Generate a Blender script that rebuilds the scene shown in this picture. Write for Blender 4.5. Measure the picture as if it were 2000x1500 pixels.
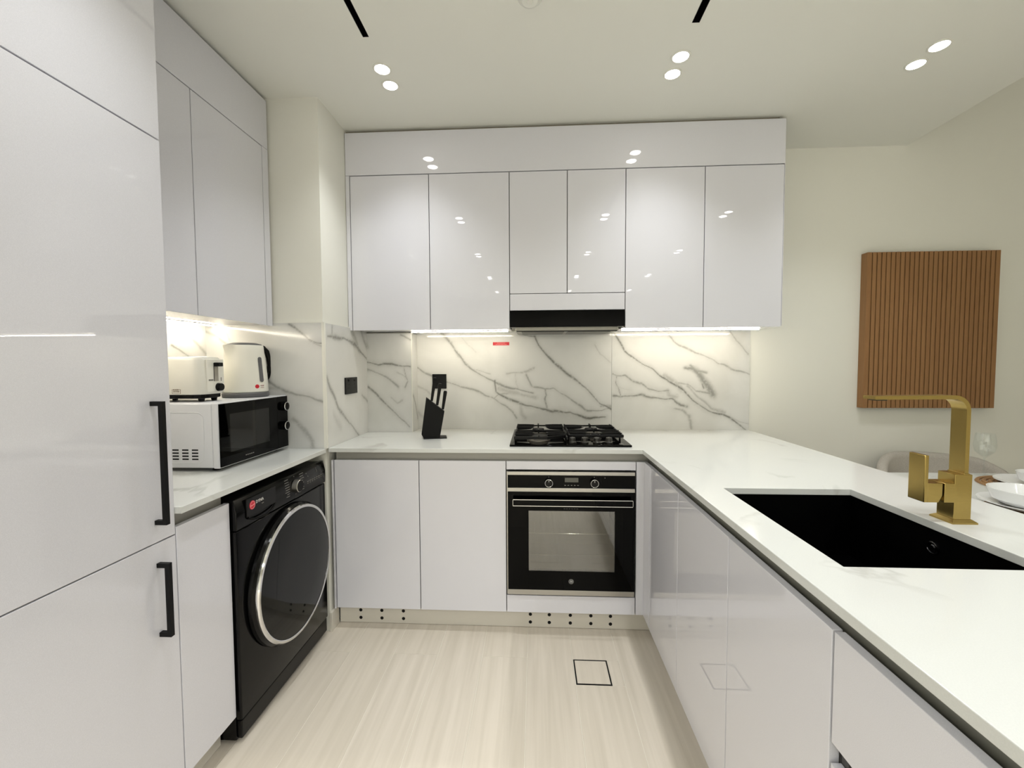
import bpy, bmesh, math, random
import numpy as np
from mathutils import Vector, Matrix

for _o in list(bpy.data.objects):
    bpy.data.objects.remove(_o)
SC = bpy.context.scene
COL = SC.collection

# ------------------------------------------------------------------ camera
CAM_H = 1.2955
cam = bpy.data.cameras.new('camera')
cam.sensor_fit = 'HORIZONTAL'
cam.sensor_width = 36.0
cam.lens = 36.0 * 836.4853 / 2000.0
cam.clip_start = 0.02
cam_o = bpy.data.objects.new('camera', cam)
COL.objects.link(cam_o)
_r = Vector((0.998596, 0.052753, -0.004767))
_u = Vector((0.002382, 0.045167, 0.998977))
_f = Vector((-0.052915, 0.997586, -0.044978))
cam_o.matrix_world = Matrix(((_r.x, _u.x, -_f.x, 0), (_r.y, _u.y, -_f.y, 0),
                             (_r.z, _u.z, -_f.z, CAM_H), (0, 0, 0, 1)))
SC.camera = cam_o

# ------------------------------------------------------------------ world, light levels, exposure
world = bpy.data.worlds.new('world')
world.use_nodes = True
world.node_tree.nodes['Background'].inputs[0].default_value = (0.9, 0.92, 1.0, 1)
world.node_tree.nodes['Background'].inputs[1].default_value = 0.02
SC.world = world
SC.view_settings.view_transform = 'Standard'
SC.view_settings.look = 'None'
SC.view_settings.gamma = 1.0
SC.view_settings.use_curve_mapping = False
SC.view_settings.exposure = -0.25
SPOT_W = 18.5            # each ceiling downlight
REAR_FILL_W = 60.0  # each added fill downlight behind the camera
SPOT_COL = (0.985, 1.0, 1.0)
LENS_E = 28.0
LED_E = 75.0
LED_COL = (1.0, 0.90, 0.72)

# ------------------------------------------------------------------ helpers
def lin(c):
    return tuple(((v / 255.0) / 12.92 if v / 255.0 <= 0.04045 else ((v / 255.0 + 0.055) / 1.055) ** 2.4) for v in c)

MATS = {}
def mat(name, rgb=(128, 128, 128), rough=0.5, metal=0.0, spec=0.5, coat=0.0, emit=None, estr=0.0):
    if name in MATS:
        return MATS[name]
    m = bpy.data.materials.new(name)
    m.use_nodes = True
    b = m.node_tree.nodes['Principled BSDF']
    b.inputs['Base Color'].default_value = (*lin(rgb), 1)
    b.inputs['Roughness'].default_value = rough
    b.inputs['Metallic'].default_value = metal
    b.inputs['Specular IOR Level'].default_value = spec
    b.inputs['Coat Weight'].default_value = coat
    b.inputs['Coat Roughness'].default_value = 0.03
    if emit:
        b.inputs['Emission Color'].default_value = (*emit, 1)
        b.inputs['Emission Strength'].default_value = estr
    MATS[name] = m
    return m

def nd(m, typ, **kw):
    n = m.node_tree.nodes.new(typ)
    for k, v in kw.items():
        if hasattr(n, k):
            setattr(n, k, v)
        else:
            n.inputs[k].default_value = v
    return n
def lk(m, a, b):
    m.node_tree.links.new(a, b)
def bsdf(m):
    return m.node_tree.nodes['Principled BSDF']
def mixc(m, fac, a, b):
    n = m.node_tree.nodes.new('ShaderNodeMix')
    n.data_type = 'RGBA'
    for sock, v in ((n.inputs[0], fac), (n.inputs[6], a), (n.inputs[7], b)):
        if isinstance(v, (int, float)):
            sock.default_value = v
        elif isinstance(v, tuple):
            sock.default_value = (*v, 1)
        else:
            lk(m, v, sock)
    return n.outputs[2]
def ramp(m, src, p0, p1):
    n = m.node_tree.nodes.new('ShaderNodeMapRange')
    n.inputs[1].default_value = p0
    n.inputs[2].default_value = p1
    lk(m, src, n.inputs[0])
    return n.outputs[0]
def bump(m, src, strength, dist):
    n = m.node_tree.nodes.new('ShaderNodeBump')
    n.inputs['Strength'].default_value = strength
    n.inputs['Distance'].default_value = dist
    lk(m, src, n.inputs['Height'])
    lk(m, n.outputs[0], bsdf(m).inputs['Normal'])
def coords(m, scale=(1, 1, 1), kind='Object'):
    t = m.node_tree.nodes.new('ShaderNodeTexCoord')
    p = m.node_tree.nodes.new('ShaderNodeMapping')
    p.inputs['Scale'].default_value = scale
    lk(m, t.outputs[kind], p.inputs[0])
    return p.outputs[0]
def noise(m, vec, scale, detail=3, dist=0.0):
    n = nd(m, 'ShaderNodeTexNoise', Scale=scale, Detail=detail, Distortion=dist)
    lk(m, vec, n.inputs['Vector'])
    return n.outputs['Fac']

# ---- materials
def paint(name, rgb, rough=0.6):
    m = mat(name, rgb, rough, spec=0.3)
    v = coords(m)
    bump(m, noise(m, v, 350, 2), 0.05, 0.001)
    return m
WALL = paint('wall_paint', (236, 235, 226))
CEIL = paint('ceiling_paint', (234, 234, 226))
def lacquer():
    m = mat('white_lacquer', (219, 217, 222), 0.38, spec=0.35, coat=1.0)
    bsdf(m).inputs['Coat Roughness'].default_value = 0.015
    bsdf(m).inputs['Coat IOR'].default_value = 1.62
    v = coords(m)
    n1 = noise(m, v, 900, 1)
    lk(m, mixc(m, ramp(m, n1, 0.4, 0.75), lin((215, 215, 222)), lin((224, 224, 231))), bsdf(m).inputs['Base Color'])
    return m
LAC = lacquer()
CARC = mat('shaded_carcass', (92, 91, 89), 0.6)  # white boards coloured grey to put shade into the door gaps
EDGE = mat('grey_channel', (166, 164, 157), 0.4, metal=0.2)
GAPD = mat('dark_gap', (40, 40, 40), 0.7)
PLIN = mat('plinth_laminate', (214, 209, 198), 0.35)
BLKM = mat('matte_black', (6, 6, 7), 0.45, spec=0.2)
BLKG = mat('black_glass', (2, 2, 2), 0.03, spec=0.10)
BLKP = mat('black_gloss_plastic', (7, 7, 7), 0.14, spec=0.2)
STEEL = mat('brushed_steel', (178, 176, 171), 0.32, metal=1.0)
CHROME = mat('chrome', (225, 225, 225), 0.08, metal=1.0)
CREAM = mat('cream_plastic', (233, 231, 220), 0.28)
WHITEP = mat('white_enamel', (215, 216, 218), 0.30)
GREYP = mat('grey_plastic', (92, 92, 94), 0.4)
RED = mat('red_print', (200, 24, 46), 0.45)
INKW = mat('white_print', (205, 205, 200), 0.5)
INKG = mat('grey_print', (120, 118, 112), 0.5)
PORC = mat('white_porcelain', (236, 237, 236), 0.12, coat=0.3)
SINKM = mat('black_composite', (2, 2, 2), 0.5, spec=0.06)
IRON = mat('cast_iron', (6, 6, 7), 0.42, spec=0.2)
def brass():
    m = mat('brushed_brass', (172, 148, 88), 0.27, metal=1.0)
    v = coords(m, (1, 1, 40))
    n1 = noise(m, v, 60, 3)
    lk(m, mixc(m, n1, lin((160, 137, 78)), lin((184, 160, 98))), bsdf(m).inputs['Base Color'])
    bump(m, n1, 0.06, 0.0005)
    return m
BRASS = brass()
def marble(name, base, vein, dark):
    m = mat(name, base, 0.10, spec=0.45)
    v = coords(m)
    at = nd(m, 'ShaderNodeAttribute', attribute_name='vein')
    cl = ramp(m, noise(m, v, 3.5, 5, 0.6), 0.45, 0.8)
    c0 = mixc(m, cl, lin(base), lin(dark))
    n2 = noise(m, v, 70, 4)
    mul = nd(m, 'ShaderNodeMath', operation='MULTIPLY')
    lk(m, at.outputs['Fac'], mul.inputs[0])
    lk(m, ramp(m, n2, 0.05, 0.5), mul.inputs[1])
    lk(m, mixc(m, mul.outputs[0], c0, lin(vein)), bsdf(m).inputs['Base Color'])
    return m
MARB = marble('marble_tile', (219, 219, 216), (106, 105, 98), (206, 206, 202))
def worktop():
    m = mat('white_quartz', (230, 231, 226), 0.13, spec=0.45)
    v = coords(m)
    w = nd(m, 'ShaderNodeTexNoise', Scale=1.6, Detail=5, Distortion=1.1)
    lk(m, v, w.inputs['Vector'])
    sub = nd(m, 'ShaderNodeMath', operation='SUBTRACT')
    sub.inputs[1].default_value = 0.5
    lk(m, w.outputs['Fac'], sub.inputs[0])
    ab = nd(m, 'ShaderNodeMath', operation='ABSOLUTE')
    lk(m, sub.outputs[0], ab.inputs[0])
    line = ramp(m, ab.outputs[0], 0.020, 0.0)
    patch = ramp(m, noise(m, v, 2.3, 2), 0.50, 0.66)
    mul = nd(m, 'ShaderNodeMath', operation='MULTIPLY')
    lk(m, line, mul.inputs[0]); lk(m, patch, mul.inputs[1])
    speck = noise(m, v, 500, 1)
    c0 = mixc(m, speck, lin((208, 210, 207)), lin((217, 219, 216)))
    m2 = nd(m, 'ShaderNodeMath', operation='MULTIPLY'); m2.inputs[1].default_value = 0.5
    lk(m, mul.outputs[0], m2.inputs[0])
    lk(m, mixc(m, m2.outputs[0], c0, lin((150, 149, 142))), bsdf(m).inputs['Base Color'])
    return m
QUARTZ = worktop()
def plankmat():
    m = mat('pale_wood_tile', (214, 204, 186), 0.33, spec=0.4)
    oi = nd(m, 'ShaderNodeObjectInfo')
    v = coords(m, (22, 0.9, 1))
    add = nd(m, 'ShaderNodeVectorMath', operation='ADD')
    lk(m, v, add.inputs[0])
    sc = nd(m, 'ShaderNodeVectorMath', operation='SCALE'); sc.inputs['Scale'].default_value = 60
    comb = nd(m, 'ShaderNodeCombineXYZ')
    lk(m, oi.outputs['Random'], comb.inputs[0]); lk(m, oi.outputs['Random'], comb.inputs[1])
    lk(m, comb.outputs[0], sc.inputs[0]); lk(m, sc.outputs[0], add.inputs[1])
    n1 = noise(m, add.outputs[0], 1.6, 5, 0.4)
    c = mixc(m, ramp(m, n1, 0.35, 0.68), lin((218, 209, 195)), lin((204, 195, 180)))
    r = nd(m, 'ShaderNodeMath', operation='MULTIPLY'); r.inputs[1].default_value = 0.25
    lk(m, oi.outputs['Random'], r.inputs[0])
    lk(m, mixc(m, r.outputs[0], c, lin((211, 202, 186))), bsdf(m).inputs['Base Color'])
    return m
PLANK = plankmat()
GROUT = mat('pale_grout', (232, 227, 214), 0.7)
def slatmat():
    m = mat('brown_wood', (139, 96, 56), 0.55, spec=0.3)
    v = coords(m, (40, 40, 1.6))
    n1 = noise(m, v, 3, 4, 0.3)
    oi = nd(m, 'ShaderNodeObjectInfo')
    c = mixc(m, n1, lin((141, 103, 65)), lin((164, 124, 83)))
    r = nd(m, 'ShaderNodeMath', operation='MULTIPLY'); r.inputs[1].default_value = 0.3
    lk(m, oi.outputs['Random'], r.inputs[0])
    lk(m, mixc(m, r.outputs[0], c, lin((134, 94, 58))), bsdf(m).inputs['Base Color'])
    return m
SLAT = slatmat()
SLATB = mat('slat_backing', (52, 34, 20), 0.8)
def fabric():
    m = mat('beige_fabric', (188, 180, 170), 0.9, spec=0.1)
    v = coords(m)
    n1 = noise(m, v, 260, 2)
    lk(m, mixc(m, n1, lin((158, 152, 143)), lin((200, 195, 186))), bsdf(m).inputs['Base Color'])
    bump(m, n1, 0.3, 0.002)
    return m
FAB = fabric()
def wicker():
    m = mat('wicker', (160, 112, 66), 0.7)
    v = coords(m)
    n1 = noise(m, v, 130, 3)
    lk(m, mixc(m, n1, lin((104, 70, 40)), lin((184, 146, 100))), bsdf(m).inputs['Base Color'])
    return m
WICK = wicker()
def glassy(name, tint, gloss, rough=0.03):
    m = bpy.data.materials.new(name); m.use_nodes = True
    nt = m.node_tree; nt.nodes.clear()
    out = nt.nodes.new('ShaderNodeOutputMaterial')
    tr = nt.nodes.new('ShaderNodeBsdfTransparent'); tr.inputs[0].default_value = (*tint, 1)
    gl = nt.nodes.new('ShaderNodeBsdfGlossy'); gl.inputs['Roughness'].default_value = rough
    gl.inputs[0].default_value = (1, 1, 1, 1)
    mx = nt.nodes.new('ShaderNodeMixShader'); mx.inputs[0].default_value = gloss
    nt.links.new(tr.outputs[0], mx.inputs[1]); nt.links.new(gl.outputs[0], mx.inputs[2])
    nt.links.new(mx.outputs[0], out.inputs[0])
    MATS[name] = m
    return m
OVENGL = glassy('oven_glass', (0.62, 0.62, 0.58), 0.16)
MWGL = glassy('microwave_glass', (0.25, 0.25, 0.26), 0.10)
WINEGL = glassy('wine_glass', (0.97, 0.98, 0.98), 0.07)
LENSM = mat('lamp_lens', (255, 255, 255), 0.4, emit=(1.0, 0.97, 0.90), estr=LENS_E)
LEDM = mat('led_diffuser', (255, 255, 255), 0.4, emit=LED_COL, estr=LED_E)

# ---- geometry
class MB:
    def __init__(self):
        self.bm = bmesh.new()
    def box(self, x0, x1, y0, y1, z0, z1, b=0.0, seg=2):
        t = bmesh.new()
        bmesh.ops.create_cube(t, size=1.0)
        bmesh.ops.scale(t, vec=(x1 - x0, y1 - y0, z1 - z0), verts=t.verts)
        bmesh.ops.translate(t, vec=((x0 + x1) / 2, (y0 + y1) / 2, (z0 + z1) / 2), verts=t.verts)
        if b > 0:
            bmesh.ops.bevel(t, geom=t.edges[:], offset=b, segments=seg, profile=0.5, affect='EDGES')
        self.merge(t)
        return self
    def merge(self, t, M=None):
        if M is not None:
            bmesh.ops.transform(t, matrix=M, verts=t.verts)
        vm = [self.bm.verts.new(v.co) for v in t.verts]
        t.verts.index_update()
        for f in t.faces:
            try:
                self.bm.faces.new([vm[v.index] for v in f.verts])
            except ValueError:
                pass
        t.free()
    def cyl(self, p0, p1, r0, r1=None, n=24, b=0.0):
        r1 = r0 if r1 is None else r1
        p0, p1 = Vector(p0), Vector(p1)
        d = p1 - p0
        L = d.length
        prof = [(0, 0), (r0, 0), (r1, L), (0, L)]
        if b > 0:
            prof = [(0, 0), (r0 - b, 0), (r0, b), (r1, L - b), (r1 - b, L), (0, L)]
        return self.lathe(prof, p0, d.normalized(), n)
    def lathe(self, prof, org, axis=(0, 0, 1), n=32):
        org = Vector(org); ax = Vector(axis).normalized()
        Q = ax.to_track_quat('Z', 'Y').to_matrix()
        rings = []
        for r, h in prof:
            if r < 1e-7:
                rings.append([self.bm.verts.new(org + Q @ Vector((0, 0, h)))])
            else:
                rings.append([self.bm.verts.new(org + Q @ Vector((r * math.cos(2 * math.pi * i / n), r * math.sin(2 * math.pi * i / n), h))) for i in range(n)])
        for a, c in zip(rings, rings[1:]):
            for i in range(n):
                j = (i + 1) % n
                if len(a) == 1 and len(c) == 1:
                    continue
                if len(a) == 1:
                    self.bm.faces.new((a[0], c[i], c[j]))
                elif len(c) == 1:
                    self.bm.faces.new((a[i], c[0], a[j]))
                else:
                    self.bm.faces.new((a[i], a[j], c[j], c[i]))
        return self
    def prism(self, poly, vec, b=0.0, seg=2):
        t = bmesh.new()
        vec = Vector(vec)
        a = [t.verts.new(Vector(p)) for p in poly]
        c = [t.verts.new(Vector(p) + vec) for p in poly]
        n = len(poly)
        t.faces.new(a); t.faces.new(c[::-1])
        for i in range(n):
            j = (i + 1) % n
            t.faces.new((a[j], a[i], c[i], c[j]))
        bmesh.ops.recalc_face_normals(t, faces=t.faces[:])
        if b > 0:
            bmesh.ops.bevel(t, geom=t.edges[:], offset=b, segments=seg, profile=0.5, affect='EDGES')
        self.merge(t)
        return self
    def torus(self, c, axis, R, r, n=48, k=10):
        c = Vector(c); Q = Vector(axis).normalized().to_track_quat('Z', 'Y').to_matrix()
        rows = []
        for i in range(n):
            a = 2 * math.pi * i / n
            rows.append([self.bm.verts.new(c + Q @ Vector(((R + r * math.cos(2 * math.pi * j / k)) * math.cos(a), (R + r * math.cos(2 * math.pi * j / k)) * math.sin(a), r * math.sin(2 * math.pi * j / k)))) for j in range(k)])
        for i in range(n):
            for j in range(k):
                self.bm.faces.new((rows[i][j], rows[(i + 1) % n][j], rows[(i + 1) % n][(j + 1) % k], rows[i][(j + 1) % k]))
        return self
    def tube(self, path, r, n=8, closed=False):
        P = [Vector(p) for p in path]
        rows = []
        m = len(P)
        ref = None
        for i in range(m):
            t = (P[(i + 1) % m] - P[i - 1]) if closed else (P[min(i + 1, m - 1)] - P[max(i - 1, 0)])
            t.normalize()
            if ref is None:
                ref = t.orthogonal().normalized()
            ref = (ref - t * ref.dot(t)).normalized()
            e2 = t.cross(ref)
            rows.append([self.bm.verts.new(P[i] + ref * (r * math.cos(2 * math.pi * j / n)) + e2 * (r * math.sin(2 * math.pi * j / n))) for j in range(n)])
        for i in range(m if closed else m - 1):
            for j in range(n):
                self.bm.faces.new((rows[i][j], rows[i][(j + 1) % n], rows[(i + 1) % m][(j + 1) % n], rows[(i + 1) % m][j]))
        if not closed:
            self.bm.faces.new(rows[0][::-1]); self.bm.faces.new(rows[-1])
        return self
    def rotz(self, ang, c):
        bmesh.ops.rotate(self.bm, verts=self.bm.verts[:], cent=Vector(c), matrix=Matrix.Rotation(ang, 3, 'Z'))
        return self
    def build(self, name, m, parent=None, origin=None, smooth=21):
        bm = self.bm
        bmesh.ops.recalc_face_normals(bm, faces=bm.faces[:])
        if parent is not None:
            off = Vector(parent['_o'])
        elif origin is not None:
            off = Vector(origin)
        else:
            xs = [v.co for v in bm.verts]
            off = Vector(((min(v.x for v in xs) + max(v.x for v in xs)) / 2, (min(v.y for v in xs) + max(v.y for v in xs)) / 2, min(v.z for v in xs)))
        bmesh.ops.translate(bm, vec=-off, verts=bm.verts)
        me = bpy.data.meshes.new(name)
        bm.to_mesh(me); bm.free()
        me.materials.append(m)
        if smooth:
            me.shade_smooth()
            me.set_sharp_from_angle(angle=math.radians(smooth))
        return finish(name, me, parent, off)

ROOTS = []
def finish(name, me, parent, off):
    o = bpy.data.objects.new(name, me)
    COL.objects.link(o)
    if parent is not None:
        o.parent = parent
    else:
        o.location = off
    o['_o'] = tuple(off)
    ROOTS.append(o)
    return o
def thing(name, loc, label, cat, group=None):
    o = bpy.data.objects.new(name, None)
    COL.objects.link(o)
    o.location = loc
    o.empty_display_size = 0.05
    o['_o'] = tuple(loc)
    ROOTS.append(o)
    return tag(o, label, cat, group)
def tag(o, label, cat, group=None):
    o['label'] = label; o['category'] = cat
    if group: o['group'] = group
    return o
def struct(o, label=None):
    o['kind'] = 'structure'
    if label: o['label'] = label
    return o
def lab(o, label):
    o['label'] = label
    return o
def copy_tree(o, delta, parent=None):
    c = o.copy(); COL.objects.link(c)
    if parent is None:
        c.location = Vector(o.location) + Vector(delta)
    else:
        c.parent = parent
    for ch in list(o.children):
        copy_tree(ch, delta, c)
    ROOTS.append(c)
    return c
def slab_grid(xs, ys, z0, z1, inside):
    mb = MB(); bm = mb.bm
    V = {}
    def v(i, j, k):
        if (i, j, k) not in V:
            V[(i, j, k)] = bm.verts.new((xs[i], ys[j], (z0, z1)[k]))
        return V[(i, j, k)]
    nx, ny = len(xs) - 1, len(ys) - 1
    def ins(i, j):
        return 0 <= i < nx and 0 <= j < ny and inside((xs[i] + xs[i + 1]) / 2, (ys[j] + ys[j + 1]) / 2)
    for i in range(nx):
        for j in range(ny):
            if not ins(i, j): continue
            bm.faces.new((v(i, j, 1), v(i + 1, j, 1), v(i + 1, j + 1, 1), v(i, j + 1, 1)))
            bm.faces.new((v(i, j, 0), v(i, j + 1, 0), v(i + 1, j + 1, 0), v(i + 1, j, 0)))
            if not ins(i - 1, j): bm.faces.new((v(i, j, 0), v(i, j, 1), v(i, j + 1, 1), v(i, j + 1, 0)))
            if not ins(i + 1, j): bm.faces.new((v(i + 1, j, 0), v(i + 1, j + 1, 0), v(i + 1, j + 1, 1), v(i + 1, j, 1)))
            if not ins(i, j - 1): bm.faces.new((v(i, j, 0), v(i + 1, j, 0), v(i + 1, j, 1), v(i, j, 1)))
            if not ins(i, j + 1): bm.faces.new((v(i, j + 1, 0), v(i, j + 1, 1), v(i + 1, j + 1, 1), v(i + 1, j + 1, 0)))
    return mb
def bevel_mod(o, w=0.0015):
    md = o.modifiers.new('edge', 'BEVEL'); md.width = w; md.segments = 2; md.limit_method = 'ANGLE'
def text(name, s, m, parent, org, xdir, zdir, size, align='CENTER', shear=0.0, depth=0.0004):
    cu = bpy.data.curves.new(name, 'FONT')
    cu.body = s; cu.size = size; cu.align_x = align; cu.align_y = 'CENTER'; cu.shear = shear; cu.extrude = depth
    cu.resolution_u = 2
    to = bpy.data.objects.new('tmp', cu); COL.objects.link(to)
    bpy.context.view_layer.update()
    me = bpy.data.meshes.new_from_object(to.evaluated_get(bpy.context.evaluated_depsgraph_get()))
    bpy.data.objects.remove(to)
    x = Vector(xdir).normalized(); y = Vector(zdir).normalized(); z = x.cross(y)
    off = Vector(parent['_o'])
    me.transform(Matrix(((x.x, y.x, z.x, org[0] - off.x), (x.y, y.y, z.y, org[1] - off.y), (x.z, y.z, z.z, org[2] - off.z), (0, 0, 0, 1))))
    me.materials.clear(); me.materials.append(m)
    return finish(name, me, parent, off)

# ------------------------------------------------------------------ key dimensions (metres)
XL, XW = -0.994, -1.58          # left worktop edge, left wall
XFL = -1.014                    # left door faces
XC, YC = -0.99, 1.976           # clad column: right face, front face
XR, XO = 0.497, 1.275           # peninsula worktop edges
XP = 0.51                       # peninsula door faces
YF, YD, YB = 1.990, 2.010, 2.607   # back worktop edge, back door faces, back wall cladding
YU = 2.2645                     # back wall-cabinet doors
XU = -1.237                     # left wall-cabinet doors
ZW = 0.90; ZT = 0.88            # worktop top / underside
ZD = 0.838; ZK = 0.105          # base door top / bottom
ZU, ZUD, ZUT, ZCL = 1.483, 2.296, 2.518, 2.535
XSO = 2.125                     # edge of the lowered ceiling
VEINS = {
 'recess': [
  ([(-0.576,1.485),(-0.498,1.414),(-0.436,1.312),(-0.342,1.241),(-0.264,1.198),(-0.201,1.166),(-0.099,1.143),(0.002,1.115)], 0.007, 0.6),
  ([(-0.506,1.438),(-0.475,1.359),(-0.389,1.281),(-0.279,1.241)], 0.004, 0.35),
  ([(-0.458,1.484),(-0.403,1.421),(-0.364,1.382)], 0.004, 0.25),
  ([(-0.714,1.278),(-0.643,1.242),(-0.532,1.191),(-0.453,1.163),(-0.359,1.131),(-0.296,1.1),(-0.249,1.084),(-0.178,1.045),(-0.131,0.998),(-0.112,0.966)], 0.006, 0.55),
  ([(-0.249,1.084),(-0.209,1.112),(-0.154,1.115)], 0.006, 0.4),
  ([(0.003,1.465),(0.026,1.41),(0.111,1.294),(0.188,1.239),(0.304,1.158),(0.388,1.068),(0.45,1.029)], 0.007, 0.75),
  ([(-0.082,1.481),(0.003,1.465)], 0.008, 0.5),
  ([(-0.248,1.198),(-0.233,1.123),(-0.154,1.084),(-0.084,1.053),(-0.006,1.029),(0.111,1.01),(0.204,1.014),(0.304,0.986),(0.412,0.983)], 0.007, 0.75),
  ([(-0.169,1.241),(-0.122,1.248),(-0.044,1.248),(0.002,1.271)], 0.007, 0.35),
  ([(-0.044,1.232),(-0.006,1.162),(0.072,1.139),(0.126,1.146),(0.188,1.099),(0.265,1.053),(0.296,1.029),(0.389,1.025),(0.457,1.037)], 0.005, 0.55),
  ([(0.072,1.139),(0.08,1.1),(0.072,1.076),(0.083,1.029)], 0.004, 0.6),
  ([(-0.107,1.24),(-0.099,1.178),(-0.084,1.139)], 0.004, 0.3),
  ([(-0.217,1.147),(-0.123,1.123),(-0.045,1.1),(0.017,1.084)], 0.018, 0.28),
  ([(0.388,1.053),(0.457,1.045)], 0.014, 0.4),
  ([(-0.076,1.045),(-0.076,0.99),(-0.053,0.966)], 0.012, 0.25),
  ([(0.356,1.408),(0.387,1.354),(0.456,1.304)], 0.004, 0.35),
  ([(-0.716,1.171),(-0.668,1.148),(-0.645,1.124)], 0.012, 0.25),
  ([(-0.742,1.053),(-0.695,0.989),(-0.647,0.957)], 0.008, 0.2),
  ([(0.472,1.473),(0.499,1.436),(0.545,1.381),(0.623,1.334),(0.714,1.27),(0.755,1.228),(0.801,1.182),(0.851,1.154),(0.896,1.117),(0.942,1.08),(0.987,1.048),(1.028,1.014),(1.091,0.995),(1.154,0.977),(1.245,0.906)], 0.0055, 0.75),
  ([(0.782,1.219),(0.842,1.168),(0.878,1.131)], 0.016, 0.35),
  ([(0.9,1.154),(0.946,1.117),(1.0,1.076),(1.046,1.03),(1.127,1.002)], 0.01, 0.35),
  ([(0.788,1.484),(0.825,1.438),(0.87,1.406),(0.929,1.374),(0.983,1.341),(1.05,1.314),(1.082,1.291),(1.122,1.286),(1.158,1.263),(1.211,1.251),(1.269,1.231)], 0.005, 0.5),
  ([(1.154,1.481),(1.199,1.417),(1.24,1.385),(1.267,1.349)], 0.006, 0.45),
  ([(0.894,1.264),(0.93,1.255),(0.962,1.227),(0.99,1.191),(1.021,1.158),(1.049,1.117)], 0.022, 0.55),
  ([(0.921,1.278),(0.953,1.241),(1.007,1.234)], 0.008, 0.5),
  ([(0.985,1.172),(0.997,1.147)], 0.004, 0.7),
  ([(0.955,1.131),(0.982,1.129),(1.049,1.113)], 0.006, 0.5),
  ([(0.855,1.17),(0.9,1.163),(0.955,1.129)], 0.005, 0.45),
  ([(0.469,1.118),(0.506,1.113),(0.538,1.115),(0.588,1.108),(0.647,1.113),(0.675,1.099),(0.729,1.085),(0.784,1.076),(0.82,1.083),(0.847,1.057),(0.879,1.039),(0.911,1.039)], 0.007, 0.65),
  ([(0.473,1.247),(0.501,1.234),(0.551,1.238),(0.597,1.205),(0.647,1.182),(0.692,1.15),(0.747,1.127),(0.797,1.127)], 0.0055, 0.55),
  ([(0.501,1.234),(0.492,1.197),(0.506,1.159),(0.51,1.118)], 0.004, 0.6),
  ([(0.792,1.127),(0.802,1.099),(0.838,1.094)], 0.014, 0.3),
  ([(0.843,1.02),(0.893,1.011),(0.93,0.984),(0.939,0.947),(0.942,0.91)], 0.007, 0.4),
  ([(0.506,1.173),(0.565,1.155)], 0.004, 0.2),
  ([(1.167,0.975),(1.213,0.952),(1.271,0.938)], 0.005, 0.3),
 ],
 'colside': [
  ([(2.011,1.443),(2.085,1.435),(2.175,1.428),(2.274,1.411),(2.353,1.395),(2.409,1.371),(2.49,1.337)], 0.012, 0.6),
  ([(2.001,1.232),(2.029,1.176),(2.101,1.089),(2.215,1.013),(2.291,0.963),(2.357,0.907)], 0.009, 0.55),
  ([(2.397,1.137),(2.484,1.076)], 0.008, 0.4),
  ([(2.061,1.496),(2.059,1.451)], 0.006, 0.4),
  ([(2.277,1.467),(2.354,1.404)], 0.016, 0.35),
  ([(2.4,1.481),(2.493,1.397)], 0.016, 0.35),
  ([(2.055,1.053),(2.13,0.992)], 0.02, 0.15),
 ],
 'boxout': [
  ([(-0.986,1.313),(-0.949,1.306),(-0.907,1.291),(-0.827,1.294),(-0.79,1.285),(-0.723,1.281)], 0.006, 0.7),
  ([(-0.981,1.27),(-0.938,1.246),(-0.883,1.222),(-0.835,1.191),(-0.798,1.161)], 0.006, 0.5),
  ([(-0.981,1.264),(-0.938,1.252)], 0.014, 0.3),
  ([(-0.76,1.275),(-0.754,1.227),(-0.742,1.203),(-0.758,1.167)], 0.004, 0.5),
  ([(-0.986,1.155),(-0.935,1.112),(-0.862,1.058),(-0.801,1.015),(-0.764,0.972),(-0.728,0.933)], 0.006, 0.65),
  ([(-0.781,1.468),(-0.72,1.434)], 0.005, 0.5),
  ([(-0.803,1.245),(-0.754,1.221)], 0.004, 0.3),
  ([(-0.848,1.106),(-0.806,1.082),(-0.775,1.1)], 0.006, 0.3),
  ([(-1.02,1.482),(-0.985,1.397)], 0.012, 0.3),
 ],
 'colfront': [
  ([(-1.167,1.498),(-1.117,1.462),(-1.063,1.421),(-1.026,1.407),(-0.985,1.398)], 0.006, 0.65),
  ([(-1.063,1.419),(-0.985,1.378)], 0.006, 0.4),
  ([(-1.274,1.232),(-1.228,1.195),(-1.172,1.166),(-1.117,1.145),(-1.061,1.131),(-1.001,1.109)], 0.007, 0.5),
  ([(-1.275,1.195),(-1.219,1.186)], 0.01, 0.25),
  ([(-1.162,1.026),(-1.112,0.98),(-1.071,0.93),(-1.067,0.902)], 0.01, 0.35),
  ([(-1.569,1.461),(-1.512,1.438),(-1.475,1.411)], 0.006, 0.4),
  ([(-1.473,1.474),(-1.451,1.424)], 0.01, 0.25),
 ],
 'leftwall': [
  ([(1.772,1.394),(1.81,1.377),(1.85,1.349),(1.918,1.297)], 0.008, 0.6),
  ([(1.889,1.485),(1.891,1.429),(1.945,1.383),(1.979,1.352)], 0.008, 0.35),
 ],
}


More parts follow.
